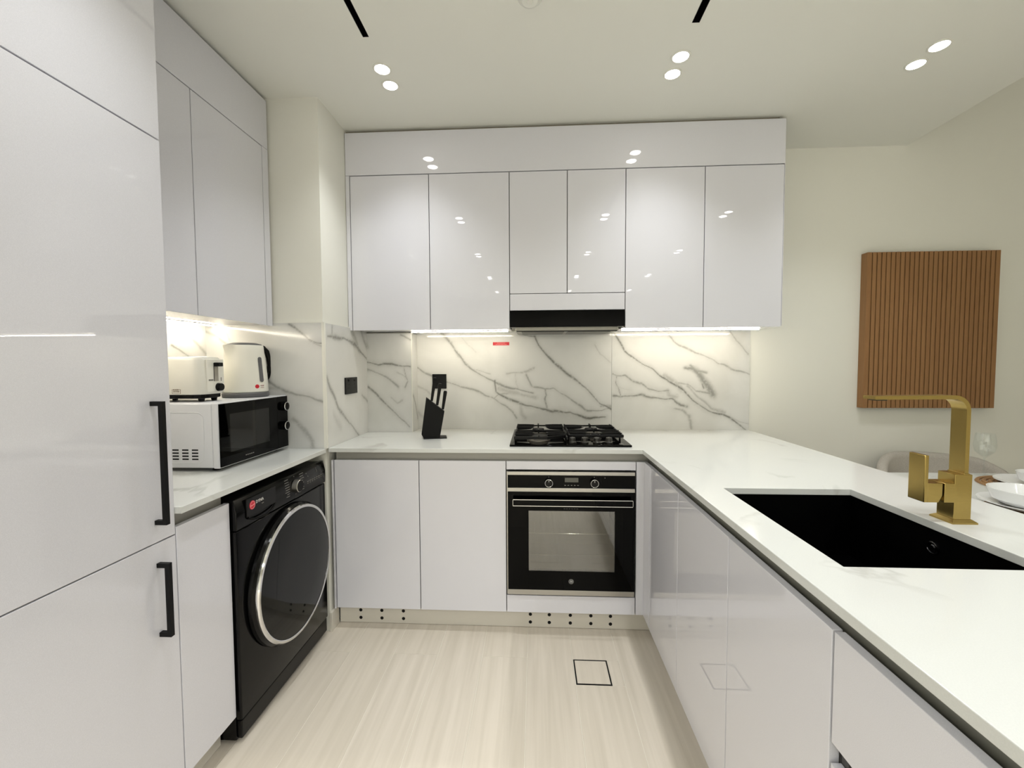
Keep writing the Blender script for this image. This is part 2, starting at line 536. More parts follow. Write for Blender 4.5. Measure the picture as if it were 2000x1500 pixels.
# ------------------------------------------------------------------ room shell
struct(MB().box(XW - 0.1, 4.6, -3.6, 2.72, -0.12, -0.0015).build('floor', GROUT, smooth=0), 'pale floor of long wood-look tiles')
FLOOR = bpy.data.objects['floor']
struct(MB().box(1.272, 4.6, YB + 0.010, 2.72, -0.0015, 3.25).build('wall_back', WALL, smooth=0), 'cream painted back wall of the dining side')
struct(MB().box(XW - 0.1, 1.272, YB + 0.010, 2.72, -0.0015, 3.25).build('wall_kitchen', WALL, smooth=0), 'back wall behind the hob, clad in marble panels')
WBACK = bpy.data.objects['wall_kitchen']
struct(MB().box(XW - 0.1, XW, -3.6, YB + 0.01, -0.0015, 3.25).build('wall_left', WALL, smooth=0), 'cream painted left wall')
WLEFT = bpy.data.objects['wall_left']
struct(MB().box(4.5, 4.6, -3.6, YB + 0.01, -0.0015, 3.25).build('wall_right', WALL, smooth=0), 'cream painted wall of the dining side')
struct(MB().box(XW, 4.5, -3.7, -3.6, -0.0015, 3.25).build('wall_front', WALL, smooth=0), 'cream painted wall behind the viewer')
# lowered ceiling with two slots cut for the linear diffusers
SLOTS = [(-0.645, -0.622, 0.35, 1.644), (0.574, 0.601, 0.35, 1.648)]
def not_slot(x, y):
    return not any(a < x < b and c < y < d for a, b, c, d in SLOTS)
cl = slab_grid([XW, -0.645, -0.622, 0.574, 0.601, XSO], [-3.6, 0.35, 1.644, 1.648, YB + 0.01], ZCL, ZCL + 0.12, not_slot)
cl.box(XSO - 0.02, XSO, -3.6, YB + 0.01, ZCL + 0.12, 3.12)
cl.box(XSO - 0.02, 4.5, -3.6, YB + 0.01, 3.12, 3.25)
struct(cl.build('ceiling', CEIL, smooth=0), 'white ceiling with a lowered kitchen part')
# column standing in the corner, boxed-out pipe chase beside it
struct(MB().box(XW, XC - 0.010, YC + 0.010, YB + 0.01, -0.0015, ZCL).build('wall_column', WALL, smooth=0), 'cream painted square column in the kitchen corner')
WCOL = bpy.data.objects['wall_column']
struct(MB().box(XC - 0.01, -0.732, 2.497, YB + 0.01, -0.0015, ZU).build('wall_chase', WALL, smooth=0), 'boxed-out piece of wall beside the column')
WCH = bpy.data.objects['wall_chase']

# floor tiles
_pl = {}
def plank_mesh(L, w=0.2):
    k = (round(L, 3), round(w, 3))
    if k not in _pl:
        mb = MB(); mb.box(-w / 2 + 0.0011, w / 2 - 0.0011, -L / 2 + 0.0011, L / 2 - 0.0011, -0.0015, 0.0, 0.0006, 1)
        me = bpy.data.meshes.new('plank'); mb.bm.to_mesh(me); mb.bm.free(); me.materials.append(PLANK)
        _pl[k] = me
    return _pl[k]
DRAIN = (0.1655, 0.3110, 1.690, 1.837)
def plank(x0, x1, y0, y1):
    o = bpy.data.objects.new('plank', plank_mesh(y1 - y0, x1 - x0))
    COL.objects.link(o); o.parent = FLOOR
    off = Vector(FLOOR['_o'])
    o.location = Vector(((x0 + x1) / 2, (y0 + y1) / 2, 0)) - off
    return o
k = 0
xe = [XW] + [-1.436 + 0.2 * i for i in range(0, 30)]
for i in range(len(xe) - 1):
    x0, x1 = xe[i], xe[i + 1]
    if x1 > 4.5: break
    first = round((x0 + 1.036) / 0.2)
    ph = 1.84 if first % 2 == 0 else 1.24
    ends = sorted(set([-1.8, YB] + [y for y in (ph - 3.6, ph - 2.4, ph - 1.2, ph, ph + 1.2) if -1.7 < y < YB - 0.05]))
    for y0, y1 in zip(ends, ends[1:]):
        if x0 < DRAIN[0] < x1 and y0 < 1.75 < y1:
            plank(x0, x1, y0, DRAIN[2]); plank(DRAIN[1], x1, DRAIN[2], y1)
            continue
        plank(x0, x1, y0, y1)
dr = thing('floor_drain', (0.238, 1.7635, -0.0015), 'square tile-topped floor drain cover with black frame', 'drain cover')
f = MB()
for a in ((DRAIN[0], DRAIN[1], DRAIN[2], DRAIN[2] + 0.0055), (DRAIN[0], DRAIN[1], DRAIN[3] - 0.0055, DRAIN[3]),
          (DRAIN[0], DRAIN[0] + 0.0055, DRAIN[2] + 0.0055, DRAIN[3] - 0.0055), (DRAIN[1] - 0.0055, DRAIN[1], DRAIN[2] + 0.0055, DRAIN[3] - 0.0055)):
    f.box(*a, -0.0014, 0.0006)
f.build('frame', BLKM, dr, smooth=0)
MB().box(DRAIN[0] + 0.0058, DRAIN[1] - 0.0058, DRAIN[2] + 0.0058, DRAIN[3] - 0.0058, -0.0014, 0.0003, 0.0004, 1).build('tile_insert', PLANK, dr)

# marble cladding
def wob(u, v, s):
    rs = np.random.RandomState(s)
    a = np.zeros_like(u)
    for k in range(7):
        f = 9.0 * 1.75 ** k
        t = rs.rand() * 6.283
        a += np.sin(f * (math.cos(t) * u + math.sin(t) * v) + rs.rand() * 6.283) * 0.0085 / 1.7 ** k
    return a
def clad(parent, axis, val, u0, u1, z0, z1, veins, th=0.010, name='marble_panel', res=0.004):
    nu = max(1, int(round((u1 - u0) / res))); nz = max(1, int(round((z1 - z0) / res)))
    U, Z = np.meshgrid(np.linspace(u0, u1, nu + 1), np.linspace(z0, z1, nz + 1), indexing='ij')
    Uw = U + wob(U, Z, 3); Zw = Z + wob(U, Z, 8)
    A = np.zeros_like(U)
    for pts, w, s in veins:
        D = np.full_like(U, 9.0)
        for (a, b), (c, d) in zip(pts, pts[1:]):
            L2 = (c - a) ** 2 + (d - b) ** 2 + 1e-12
            t = np.clip(((Uw - a) * (c - a) + (Zw - b) * (d - b)) / L2, 0, 1)
            D = np.minimum(D, np.hypot(Uw - a - t * (c - a), Zw - b - t * (d - b)))
        wv = w * (0.75 + 0.35 * np.sin(U * 31 + Z * 17))
        A = np.maximum(A, s * np.exp(-(D / wv) ** 2) + 0.26 * s * np.exp(-(D / 0.020) ** 2))
    off = Vector(parent['_o'])
    n = (nu + 1) * (nz + 1)
    if axis == 'Y':
        P = np.stack([U, np.full_like(U, val), Z], -1)
        bx = (u0, u1, val, val + th, z0, z1)
    elif axis == 'X':
        P = np.stack([np.full_like(U, val), U, Z], -1)
        bx = (val - th, val, u0, u1, z0, z1)
    P = P.reshape(-1, 3) - np.array(off)
    idx = np.arange(n).reshape(nu + 1, nz + 1)
    q = np.stack([idx[:-1, :-1], idx[1:, :-1], idx[1:, 1:], idx[:-1, 1:]], -1).reshape(-1, 4)
    x0, x1, y0, y1, c0, c1 = bx
    C = np.array([(x, y, z) for x in (x0, x1) for y in (y0, y1) for z in (c0, c1)]) - np.array(off)
    bq = np.array([(0, 1, 3, 2), (4, 6, 7, 5), (0, 4, 5, 1), (2, 3, 7, 6), (0, 2, 6, 4), (1, 5, 7, 3)])
    drop = 2 if axis == 'Y' else 1
    bq = np.delete(bq, drop, 0) + n
    me = bpy.data.meshes.new(name)
    me.from_pydata(np.vstack([P, C]).tolist(), [], q.tolist() + bq.tolist())
    at = me.attributes.new('vein', 'FLOAT', 'POINT')
    at.data.foreach_set('value', np.concatenate([A.ravel(), np.zeros(8)]).astype(np.float32))
    me.materials.append(MARB)
    return finish(name, me, parent, off)
ZM = 1.497
SEAM = 0.463
clad(WBACK, 'Y', YB, -0.722, SEAM - 0.0006, ZW, ZM, [v for v in VEINS['recess'] if v[0][0][0] < SEAM - 0.004])
clad(WBACK, 'Y', YB, SEAM + 0.0006, 1.272, ZW, ZM, [v for v in VEINS['recess'] if v[0][0][0] >= SEAM - 0.004])
clad(WCH, 'Y', 2.487, XC, -0.722, ZW, ZU, VEINS['boxout'])
clad(WCH, 'X', -0.722, 2.497, YB, ZW, ZU, [([(2.5, 1.12), (2.55, 1.05), (2.6, 0.97)], 0.008, 0.5)])
clad(WCOL, 'X', XC, YC + 0.010, 2.487, ZW, ZM, VEINS['colside'])
clad(WCOL, 'Y', YC, XW + 0.01, XC - 0.010, ZW, ZM, VEINS['colfront'])
clad(WLEFT, 'X', XW + 0.010, 1.14, YC, ZW, ZM, VEINS['leftwall'])
TRIMW = mat('white_trim', (232, 231, 222), 0.35)
t1 = MB().box(XC - 0.012, XC + 0.0012, YC - 0.0012, YC + 0.012, ZW, ZM + 0.001)
struct(t1.build('trim_1', TRIMW, smooth=0), 'white corner bead on the clad column')
t2 = MB().box(XU + 0.0, XC, YC, YC + 0.0098, ZM, ZM + 0.004).box(XC - 0.0098, XC, YC + 0.0098, YU, ZM, ZM + 0.004)
struct(t2.build('trim_2', TRIMW, smooth=0), 'white ledge along the top of the column cladding')
t3 = MB().box(-0.7235, -0.7205, 2.4855, 2.489, ZW, ZU)
struct(t3.build('trim_3', TRIMW, smooth=0), 'white corner bead at the edge of the boxed-out wall')
sk = MB().box(XC - 0.010, XC + 0.004, YC + 0.004, YD + 0.045, 0.0, 0.095, 0.002)
struct(sk.build('baseboard_column', PLIN), 'short cream skirting on the column foot')
kb = MB().box(1.272, 4.5, YB - 0.002, YB + 0.010, 0.0, 0.08, 0.002)
struct(kb.build('baseboard_back', TRIMW), 'white baseboard along the dining wall')

# ------------------------------------------------------------------ ceiling fittings
for i, (a, b, c, d) in enumerate(SLOTS):
    s = MB()
    s.box(a, b, c, d, ZCL + 0.06, ZCL + 0.064)
    s.box(a, a + 0.0015, c, d, ZCL - 0.0005, ZCL + 0.06).box(b - 0.0015, b, c, d, ZCL - 0.0005, ZCL + 0.06)
    s.box(a, b, c, c + 0.0015, ZCL - 0.0005, ZCL + 0.06).box(a, b, d - 0.0015, d, ZCL - 0.0005, ZCL + 0.06)
    tag(s.build('ceiling_slot', BLKM, smooth=0), ['narrow black slot in the ceiling above the washing machine side', 'narrow black slot in the ceiling above the peninsula side'][i], 'ceiling slot', 'black slots in the ceiling')
def downlight(x, y, label, ang):
    t = thing('downlight', (x, y, ZCL), label, 'downlight', 'round ceiling downlights')
    MB().lathe([(0.030, 0.0), (0.038, 0.0), (0.0385, -0.0015), (0.037, -0.003), (0.031, -0.003), (0.030, 0.0)], (x, y, ZCL), n=32).build('trim_ring', TRIMW, t)
    MB().lathe([(0.0, -0.0022), (0.030, -0.0022), (0.030, -0.0002), (0.0, -0.0002)], (x, y, ZCL), n=32).build('lens', LENSM, t)
    l = bpy.data.lights.new('downlight_beam', 'SPOT')
    l.energy = SPOT_W if ang < 130 else REAR_FILL_W; l.color = SPOT_COL; l.shadow_soft_size = 0.028
    l.spot_size = math.radians(ang); l.spot_blend = 1.0
    lo = bpy.data.objects.new('downlight_beam', l); COL.objects.link(lo)
    lo.parent = t; lo.location = (0, 0, -0.010)
    return t
NAMES = {-0.635: 'left', 0.592: 'middle', 1.585: 'right'}
DL = {-0.635: 'above the washing machine side', 0.592: 'above the peninsula corner', 1.585: 'above the dining side'}
for x in (-0.635, 0.592, 1.585):
    for yc, row in ((1.872, 'nearest the back wall'), (0.83, 'in the second row'), (-0.35, 'in the third row'), (-1.6, 'in the unseen fourth row added for fill light'), (-2.8, 'in the unseen fifth row added for fill light')):
        for dy, w in ((-0.052, 'front downlight'), (0.052, 'rear downlight')):
            downlight(x, yc + dy, 'round glowing %s %s, %s' % (w, DL[x], row), 112 if yc > -0.5 else 160)  # last two rows are unseen, added with wide beams as frontal fill
sm = thing('smoke_detector', (-0.013, 1.503, ZCL), 'small round white detector on the ceiling between the slots', 'detector')
MB().lathe([(0, -0.016), (0.026, -0.016), (0.034, -0.012), (0.042, -0.004), (0.042, 0), (0, 0)], (-0.013, 1.503, ZCL)).build('housing', CEIL, sm)
MB().lathe([(0, -0.018), (0.01, -0.018), (0.012, -0.016), (0, -0.016)], (-0.013, 1.503, ZCL)).build('sensor', TRIMW, sm)

# ------------------------------------------------------------------ worktops
def top_in(x, y):
    if x < XR and y < YF: return False
    if x < -0.722 and y > 2.487: return False
    if 0.600 < x < 0.990 and 0.850 < y < 1.383: return False
    return True
wt = slab_grid([XC, -0.722, XR, 0.600, 0.990, XO], [0.15, 0.850, 1.383, YF, 2.487, YB], ZT, ZW, top_in)
wo = tag(wt.build('worktop', QUARTZ, smooth=0), 'L-shaped white quartz worktop running from the hob round to the sink', 'worktop')
bevel_mod(wo)
wl = tag(MB().box(XW + 0.01, XL, 1.138, YC, ZT, ZW).build('worktop', QUARTZ, smooth=0), 'short white quartz worktop under the microwave', 'worktop')
bevel_mod(wl)

# ------------------------------------------------------------------ cabinets
def shell(mb, x0, x1, y0, y1, z0, z1, open_side):
    t = 0.016
    mb.box(x0, x1, y0, y1, z0, z0 + t)
    if open_side == 'Y':      # front at y0
        mb.box(x0, x0 + t, y0, y1, z0 + t, z1).box(x1 - t, x1, y0, y1, z0 + t, z1)
        mb.box(x0 + t, x1 - t, y1 - t, y1, z0 + t, z1)
    else:                     # front along an x side
        mb.box(x0, x1, y0, y0 + t, z0 + t, z1).box(x0, x1, y1 - t, y1, z0 + t, z1)
        if open_side == '-X': mb.box(x1 - t, x1, y0 + t, y1 - t, z0 + t, z1)
        else: mb.box(x0, x0 + t, y0 + t, y1 - t, z0 + t, z1)
    return mb
G = 0.0017
BV = 0.0012
def doorY(name, p, x0, x1, z0, z1, y, th=0.018, m=None):
    return MB().box(x0 + G, x1 - G, y, y + th, z0, z1, BV, 2).build(name, m or LAC, p)
def doorX(name, p, y0, y1, z0, z1, xf, s, th=0.018):
    a, b = (xf - th, xf) if s > 0 else (xf, xf + th)
    return MB().box(a, b, y0 + G, y1 - G, z0, z1, BV, 2).build(name, LAC, p)

# back base run
X0 = -0.982
bu = thing('base_cabinet', (-0.56, 2.3, 0.1), 'white gloss two-door base cabinet between the washing machine and the oven', 'cabinet')
shell(MB(), X0 + 0.012, -0.137, YD + 0.020, 2.48, 0.1, 0.80, 'Y').build('carcass', CARC, bu, smooth=0)
doorY('door', bu, X0 + 0.008, -0.5565, ZK, ZD, YD)
doorY('door', bu, -0.5565, -0.137, ZK, ZD, YD)
doorY('filler', bu, XC + 0.0035, X0 + 0.007, ZK - 0.004, ZD, YD - 0.004)
ov = thing('oven_cabinet', (0.167, 2.3, 0.1), 'white gloss housing unit around the built-in oven', 'cabinet')
shell(MB(), -0.137, 0.473, YD + 0.020, 2.60, 0.1, 0.80, 'Y').build('carcass', CARC, ov, smooth=0)
doorY('top_rail', ov, -0.137, 0.473, 0.7985, ZD, YD)
doorY('bottom_panel', ov, -0.137, 0.473, ZK, 0.1885, YD)
cf = thing('corner_filler', (0.49, 2.0, 0.1), 'narrow white gloss corner filler strip beside the oven', 'filler panel')
MB().box(0.473 + G, XP + 0.018, YD, YD + 0.018, ZK, ZD, BV).build('front_strip', LAC, cf)
MB().box(XP, XP + 0.018, 1.908 + G, YD - 0.0005, ZK, ZD, BV).build('side_strip', LAC, cf)
# peninsula
pu = thing('base_cabinet', (0.9, 1.52, 0.1), 'white gloss two-door peninsula cabinet next to the oven corner', 'cabinet')
shell(MB(), XP + 0.020, 1.20, 1.138, 1.906, 0.1, 0.66, '-X').build('carcass', CARC, pu, smooth=0)
doorX('door', pu, 1.537, 1.906, ZK, ZD, XP, -1)
doorX('door', pu, 1.138, 1.537, ZK, ZD, XP, -1)
su = thing('base_cabinet', (0.9, 0.94, 0.1), 'white gloss single-door peninsula cabinet under the sink', 'cabinet')
shell(MB(), XP + 0.020, 1.20, 0.743, 1.136, 0.1, 0.66, '-X').build('carcass', CARC, su, smooth=0)
doorX('door', su, 0.743, 1.138, ZK, ZD, XP, -1)
du = thing('drawer_cabinet', (0.9, 0.45, 0.1), 'white gloss drawer cabinet at the near end of the peninsula', 'cabinet')
shell(MB(), XP + 0.020, 1.20, 0.16, 0.741, 0.1, 0.80, '-X').build('carcass', CARC, du, smooth=0)
MB().box(XP + 0.03, XP + 0.05, 0.178, 0.723, 0.595, 0.655).build('grip_channel', EDGE, du, smooth=0)
doorX('drawer_front', du, 0.16, 0.741, 0.642, ZD, XP, -1)
doorX('drawer_front', du, 0.16, 0.741, 0.375, 0.605, XP, -1)
doorX('drawer_front', du, 0.16, 0.741, ZK, 0.371, XP, -1)
bp = thing('back_panel', (1.215, 1.4, 0.0), 'white panel closing the dining side of the peninsula', 'panel')
MB().box(1.205, 1.223, 0.16, 2.605, 0.0, ZT, BV).build('panel_board', LAC, bp)
# grip channels under the worktops
ch = MB().box(X0 + 0.008, XP + 0.030, YD + 0.028, YD + 0.036, 0.801, ZT)
ch.box(X0 + 0.008, XP + 0.030, YD + 0.0195, YD + 0.028, 0.801, 0.806)
tag(ch.build('grip_channel', EDGE, smooth=0), 'grey recessed grip channel above the oven and back doors', 'channel')
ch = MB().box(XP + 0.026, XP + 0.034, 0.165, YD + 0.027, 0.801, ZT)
tag(ch.build('grip_channel', mat('shaded_channel', (128, 128, 120), 0.4, metal=0.2), smooth=0), 'recessed grip channel under the peninsula worktop edge, grey darkened for shade', 'channel')  # same profile as the grey channel, its shade put into a darker colour
ch = MB().box(XFL - 0.036, XFL - 0.028, 1.142, 1.350, 0.801, ZT)
tag(ch.build('grip_channel', EDGE, smooth=0), 'short grey grip channel under the microwave worktop', 'channel')
# plinths
pl = thing('plinth', (-0.2, 2.07, 0.0), 'beige plinth with two rows of vent holes under the back cabinets', 'plinth')
MB().box(XC + 0.006, XP + 0.06, YD + 0.052, YD + 0.066, 0.0015, 0.1, 0.0008).build('board', PLIN, pl)
for xs in ((-0.878, -0.770, -0.660), (-0.024, 0.069, 0.172, 0.272, 0.367)):
    for x in xs:
        for z in (0.026, 0.065):
            MB().lathe([(0, -0.0008), (0.0080, -0.0008), (0.0083, -0.0004), (0.0083, 0.002), (0, 0.002)], (x, YD + 0.052, z), (0, 1, 0), 16).build('vent_hole', BLKM, pl)
pp = MB().box(XP + 0.062, XP + 0.076, 0.16, YD + 0.050, 0.0015, 0.1, 0.0008)
tag(pp.build('plinth', PLIN), 'beige plinth set back under the peninsula doors', 'plinth')
# left base unit
lb = thing('base_cabinet', (-1.3, 1.245, 0.1), 'narrow white gloss base cabinet between the fridge and the washing machine', 'cabinet')
shell(MB(), XW + 0.01, XFL - 0.020, 1.140, 1.352, 0.1, 0.80, '+X').build('carcass', CARC, lb, smooth=0)
doorX('door', lb, 1.1385, 1.352, ZK, ZD + 0.003, XFL, 1)
lp = MB().box(XFL - 0.075, XFL - 0.060, 0.0, 1.352, 0.0015, 0.1, 0.0008)
tag(lp.build('plinth', PLIN), 'beige plinth under the fridge and narrow cabinet', 'plinth')
# tall fridge housing
fr = thing('fridge_cabinet', (-1.3, 0.82, 0.1), 'tall white gloss built-in fridge cabinet with black bar handles', 'cabinet')
MB().box(XW + 0.002, XFL - 0.0195, 0.505, 1.1365, 0.1, ZUT + 0.014).build('carcass', LAC, fr, smooth=0)
for i, (z0, z1, h) in enumerate(((ZK, 0.8198, (0.565, 0.767)), (0.8232, 1.9045, (0.872, 1.203)), (1.9082, ZUT + 0.010, None))):
    d = doorX(('freezer_door', 'fridge_door', 'top_door')[i], fr, 0.505, 1.1385, z0, z1, XFL, 1)
    if h:
        y = 1.079
        hb = MB().box(XFL + 0.022, XFL + 0.034, y - 0.006, y + 0.006, h[0], h[1], 0.0006, 1)
        for zz in (h[0], h[1] - 0.012):
            hb.box(XFL, XFL + 0.023, y - 0.006, y + 0.006, zz, zz + 0.012, 0.0006, 1)
        lab(hb.build('bar_handle', BLKM, d), 'matte black square bar handle')

# ------------------------------------------------------------------ wall cabinets
def upper_back(name, x0, x1, splits, z0, label):
    t = thing(name, ((x0 + x1) / 2, 2.43, z0), label, 'cabinet', 'white wall cabinets on the back wall')
    MB().box(x0 + 0.0015, x1 - 0.0015, YU + 0.020, 2.486 if x0 < -0.7 else 2.604, z0 + 0.012, ZUD + 0.03).build('carcass', CARC, t, smooth=0)
    MB().box(x0 + 0.0015, x1 - 0.0015, YU + 0.0185, 2.486 if x0 < -0.7 else 2.604, z0 + 0.006, z0 + 0.0118).build('underside', LAC, t, smooth=0)
    for a, b in zip(splits, splits[1:]):
        doorY('door', t, a, b, z0, ZUD - 0.002, YU)
    return t
UA, UB, UC_, UD, UE = -0.976, -0.553, -0.130, 0.170, 0.469
UF, UG = 0.866, 1.256
upper_back('wall_cabinet', UA, UC_, (UA, UB, UC_), ZU, 'white gloss two-door wall cabinet left of the cooker hood')
upper_back('wall_cabinet', UE, UG, (UE, UF, UG), ZU, 'white gloss two-door wall cabinet right of the cooker hood')
hc = upper_back('wall_cabinet', UC_, UE, (UC_, UD, UE), 1.6685, 'short white gloss two-door wall cabinet above the cooker hood')
doorY('hood_fascia', hc, UC_, UE, 1.580, 1.6655, YU)
tp = thing('top_fascia', (0.1, 2.3, ZUD), 'long white gloss fascia above the back wall cabinets', 'fascia panel')
MB().box(XC - 0.008, UG, YU - 0.001, YU + 0.017, ZUD + 0.002, ZUT, BV).build('fascia_board', LAC, tp)
MB().box(XC - 0.008, UA - 0.0015, YU - 0.001, YU + 0.017, ZU, ZUD + 0.001, BV).build('side_filler', LAC, tp)
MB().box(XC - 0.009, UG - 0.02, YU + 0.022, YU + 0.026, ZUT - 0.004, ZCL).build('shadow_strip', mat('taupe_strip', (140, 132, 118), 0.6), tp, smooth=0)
ep = MB().box(UG + 0.0004, UG + 0.003, YU + 0.002, YB + 0.009, ZU + 0.006, ZUT)
ep2 = thing('end_panel', (UG + 0.002, 2.43, ZU), 'thin white end panel of the back wall cabinets', 'panel')
ep.build('panel_board', LAC, ep2, smooth=0)
# left wall cabinets
lu = thing('wall_cabinet', (-1.4, 1.55, ZU), 'white gloss two-door wall cabinet above the microwave and kettle', 'cabinet')
MB().box(XW + 0.012, XU - 0.0195, 1.1385, YC - 0.002, ZU + 0.012, ZUT + 0.002).build('carcass', CARC, lu, smooth=0)
MB().box(XW + 0.012, XU - 0.0185, 1.1385, YC - 0.002, ZU + 0.006, ZU + 0.0118).build('underside', LAC, lu, smooth=0)
doorX('door', lu, 1.1385, 1.524, ZU, ZUD - 0.003, XU, 1)
doorX('door', lu, 1.524, 1.931, ZU, ZUD - 0.003, XU, 1)
doorX('filler', lu, 1.931, YC, ZU, ZUD - 0.0005, XU, 1)
doorX('top_fascia', lu, 1.1385, YC, ZUD + 0.0005, ZUT, XU, 1)
MB().box(XU - 0.04, XU - 0.036, 1.14, YC, ZUT - 0.002, ZCL).build('shadow_strip', MATS['taupe_strip'], lu, smooth=0)

# ------------------------------------------------------------------ strip lights under the wall cabinets
def led(x0, x1, y0, y1, z, label):
    t = thing('led_strip', ((x0 + x1) / 2, (y0 + y1) / 2, z), label, 'strip light', 'strip lights under the wall cabinets')
    c = MB()
    if x1 - x0 > y1 - y0:
        c.box(x0, x1, y0, y0 + 0.002, z + 0.002, z + 0.0048).box(x0, x1, y1 - 0.002, y1, z + 0.002, z + 0.0048).box(x0, x1, y0, y1, z + 0.0048, z + 0.0053)
        MB().box(x0, x1, y0 + 0.002, y1 - 0.002, z - 0.002, z + 0.0045).build('diffuser', LEDM, t, smooth=0)
    else:
        c.box(x0, x0 + 0.002, y0, y1, z + 0.002, z + 0.0048).box(x1 - 0.002, x1, y0, y1, z + 0.002, z + 0.0048).box(x0, x1, y0, y1, z + 0.0048, z + 0.0053)
        MB().box(x0 + 0.002, x1 - 0.002, y0, y1, z - 0.002, z + 0.0045).build('diffuser', LEDM, t, smooth=0)
    c.build('channel', TRIMW, t, smooth=0)
led(-0.700, -0.150, 2.415, 2.429, ZU + 0.0005, 'glowing strip light under the wall cabinet left of the hood')
led(0.485, 1.225, 2.415, 2.429, ZU + 0.0005, 'glowing strip light under the wall cabinet right of the hood')
led(-1.507, -1.493, 1.15, 1.955, ZU + 0.0005, 'glowing strip light under the wall cabinet above the microwave')

# ------------------------------------------------------------------ washing machine
WX = -1.000
WY0, WY1 = 1.358, 1.968
wm = thing('washing_machine', (-1.28, 1.663, 0.0), 'black front-loading washing machine with big chrome-ringed round door', 'washing machine')
MB().box(WX - 0.53, WX - 0.022, WY0, WY1, 0.012, 0.842, 0.004).build('body', BLKP, wm)
MB().box(WX - 0.0215, WX, WY0, WY1, 0.085, 0.738, 0.006, 3).build('front_panel', BLKP, wm)
MB().box(WX - 0.0215, WX - 0.004, WY0 + 0.004, WY1 - 0.004, 0.018, 0.082, 0.004).build('kick_panel', BLKP, wm)
for y in (WY0 + 0.05, WY1 - 0.05):
    for x in (WX - 0.48, WX - 0.06):
        MB().cyl((x, y, 0.0), (x, y, 0.014), 0.02, n=16).build('foot', BLKM, wm)
cp = MB().prism([(WX - 0.0215, WY0, 0.742), (WX + 0.003, WY0, 0.742), (WX + 0.004, WY0, 0.80), (WX - 0.006, WY0, 0.846), (WX - 0.0215, WY0, 0.846)], (0, WY1 - WY0, 0), 0.003).build('control_panel', BLKP, wm)
# detergent drawer with scooped grip
dw = MB()
py0, py1 = WY0 + 0.045, WY0 + 0.212
dw.box(WX + 0.0035, WX + 0.009, py0, py1, 0.772, 0.836, 0.002)
dwo = dw.build('detergent_drawer', BLKP, wm)
gr = MB()
n = 18
pts = []
for i in range(n + 1):
    s = i / n
    yy = py0 + 0.006 + s * (py1 - py0 - 0.012)
    zz = 0.772 - 0.020 * math.sin(math.pi * s) ** 0.6
    pts.append((WX + 0.008 + 0.008 * math.sin(math.pi * s), yy, zz))
gr.tube(pts, 0.0035, 8)
gr.build('drawer_grip', BLKG, dwo, smooth=60)
ly, lz = WY0 + 0.075, 0.808
MB().lathe([(0, 0.0012), (0.0145, 0.0012), (0.0155, 0.0006), (0.0155, 0), (0, 0)], (WX + 0.009, ly, lz), (1, 0, 0), 32).build('red_badge', RED, wm)
MB().torus((WX + 0.0102, ly, lz), (1, 0, 0), 0.0125, 0.0006, 32, 6).build('badge_ring', mat('pink_print', (235, 170, 172), 0.5), wm)
text('badge_lettering', 'Hoover', MATS['pink_print'], wm, (WX + 0.0104, ly, lz), (0, 1, 0.15), (0, -0.15, 1), 0.0075, shear=0.2)
text('lettering', 'DYNA', INKW, wm, (WX + 0.0094, ly + 0.019, lz + 0.004), (0, 1, 0), (0, 0, 1), 0.0155, 'LEFT')
mk = MB()
for i in range(3):
    mk.box(WX + 0.009, WX + 0.0095, ly + 0.052 + i * 0.004, ly + 0.0545 + i * 0.004, lz - 0.012, lz - 0.0085)
mk.build('small_print', INKG, wm, smooth=0)
# programme dial
dy, dz = 1.712, 0.796
d = MB().lathe([(0, 0.0), (0.027, 0.0), (0.027, 0.004), (0.0255, 0.020), (0.0235, 0.022)], (WX + 0.004, dy, dz), (1, 0, 0), 40).build('dial', STEEL, wm)
MB().lathe([(0.0237, 0.021), (0.0225, 0.0228), (0, 0.0232)], (WX + 0.004, dy, dz), (1, 0, 0), 40).build('dial_cap', BLKG, d)
mk = MB()
def panx(z):
    return WX + 0.0045 if z <= 0.80 else WX + 0.0045 - (z - 0.80) / 0.046 * 0.010
rnd = random.Random(5)
for s in (-1, 1):
    for i in range(8):
        z = 0.832 - i * 0.0095
        L = 0.016 + rnd.random() * 0.014
        y0 = dy + s * 0.042 if s > 0 else dy - 0.042 - L
        mk.box(panx(z) - 0.001, panx(z) + 0.0006, y0, y0 + L, z, z + 0.0022)
for i in range(7):
    y0 = dy + 0.092 + i * 0.019
    mk.box(panx(0.79) - 0.001, panx(0.79) + 0.0006, y0, y0 + 0.013, 0.787, 0.7895)
    mk.box(panx(0.78) - 0.001, panx(0.78) + 0.0006, y0 + 0.002, y0 + 0.010, 0.779, 0.781)
for y0, z in ((dy + 0.09, 0.822), (dy + 0.10, 0.808), (dy + 0.175, 0.826), (dy + 0.176, 0.819), (dy + 0.177, 0.812), (dy, 0.833), (dy, 0.760)):
    mk.box(panx(z) - 0.001, panx(z) + 0.0006, y0, y0 + 0.0035, z, z + 0.0035)
mk.build('programme_print', INKG, wm, smooth=0)
# round door
rc = (WX, 1.668, 0.462)
rd = MB().lathe([(0.262, 0.0), (0.272, 0.006), (0.270, 0.018), (0.262, 0.028), (0.250, 0.033), (0.0, 0.033)], rc, (1, 0, 0), 72).build('door', BLKP, wm)
MB().lathe([(0.2625, 0.027), (0.2625, 0.034), (0.259, 0.0395), (0.252, 0.0405), (0.2485, 0.039), (0.248, 0.033)], rc, (1, 0, 0), 96).build('chrome_ring', CHROME, rd)
MB().lathe([(0.2487, 0.0335), (0.2480, 0.0375), (0.20, 0.0425), (0.12, 0.0455), (0.0, 0.0465)], rc, (1, 0, 0), 96).build('door_glass', mat('smoked_glass', (10, 12, 13), 0.05, spec=0.25), rd)

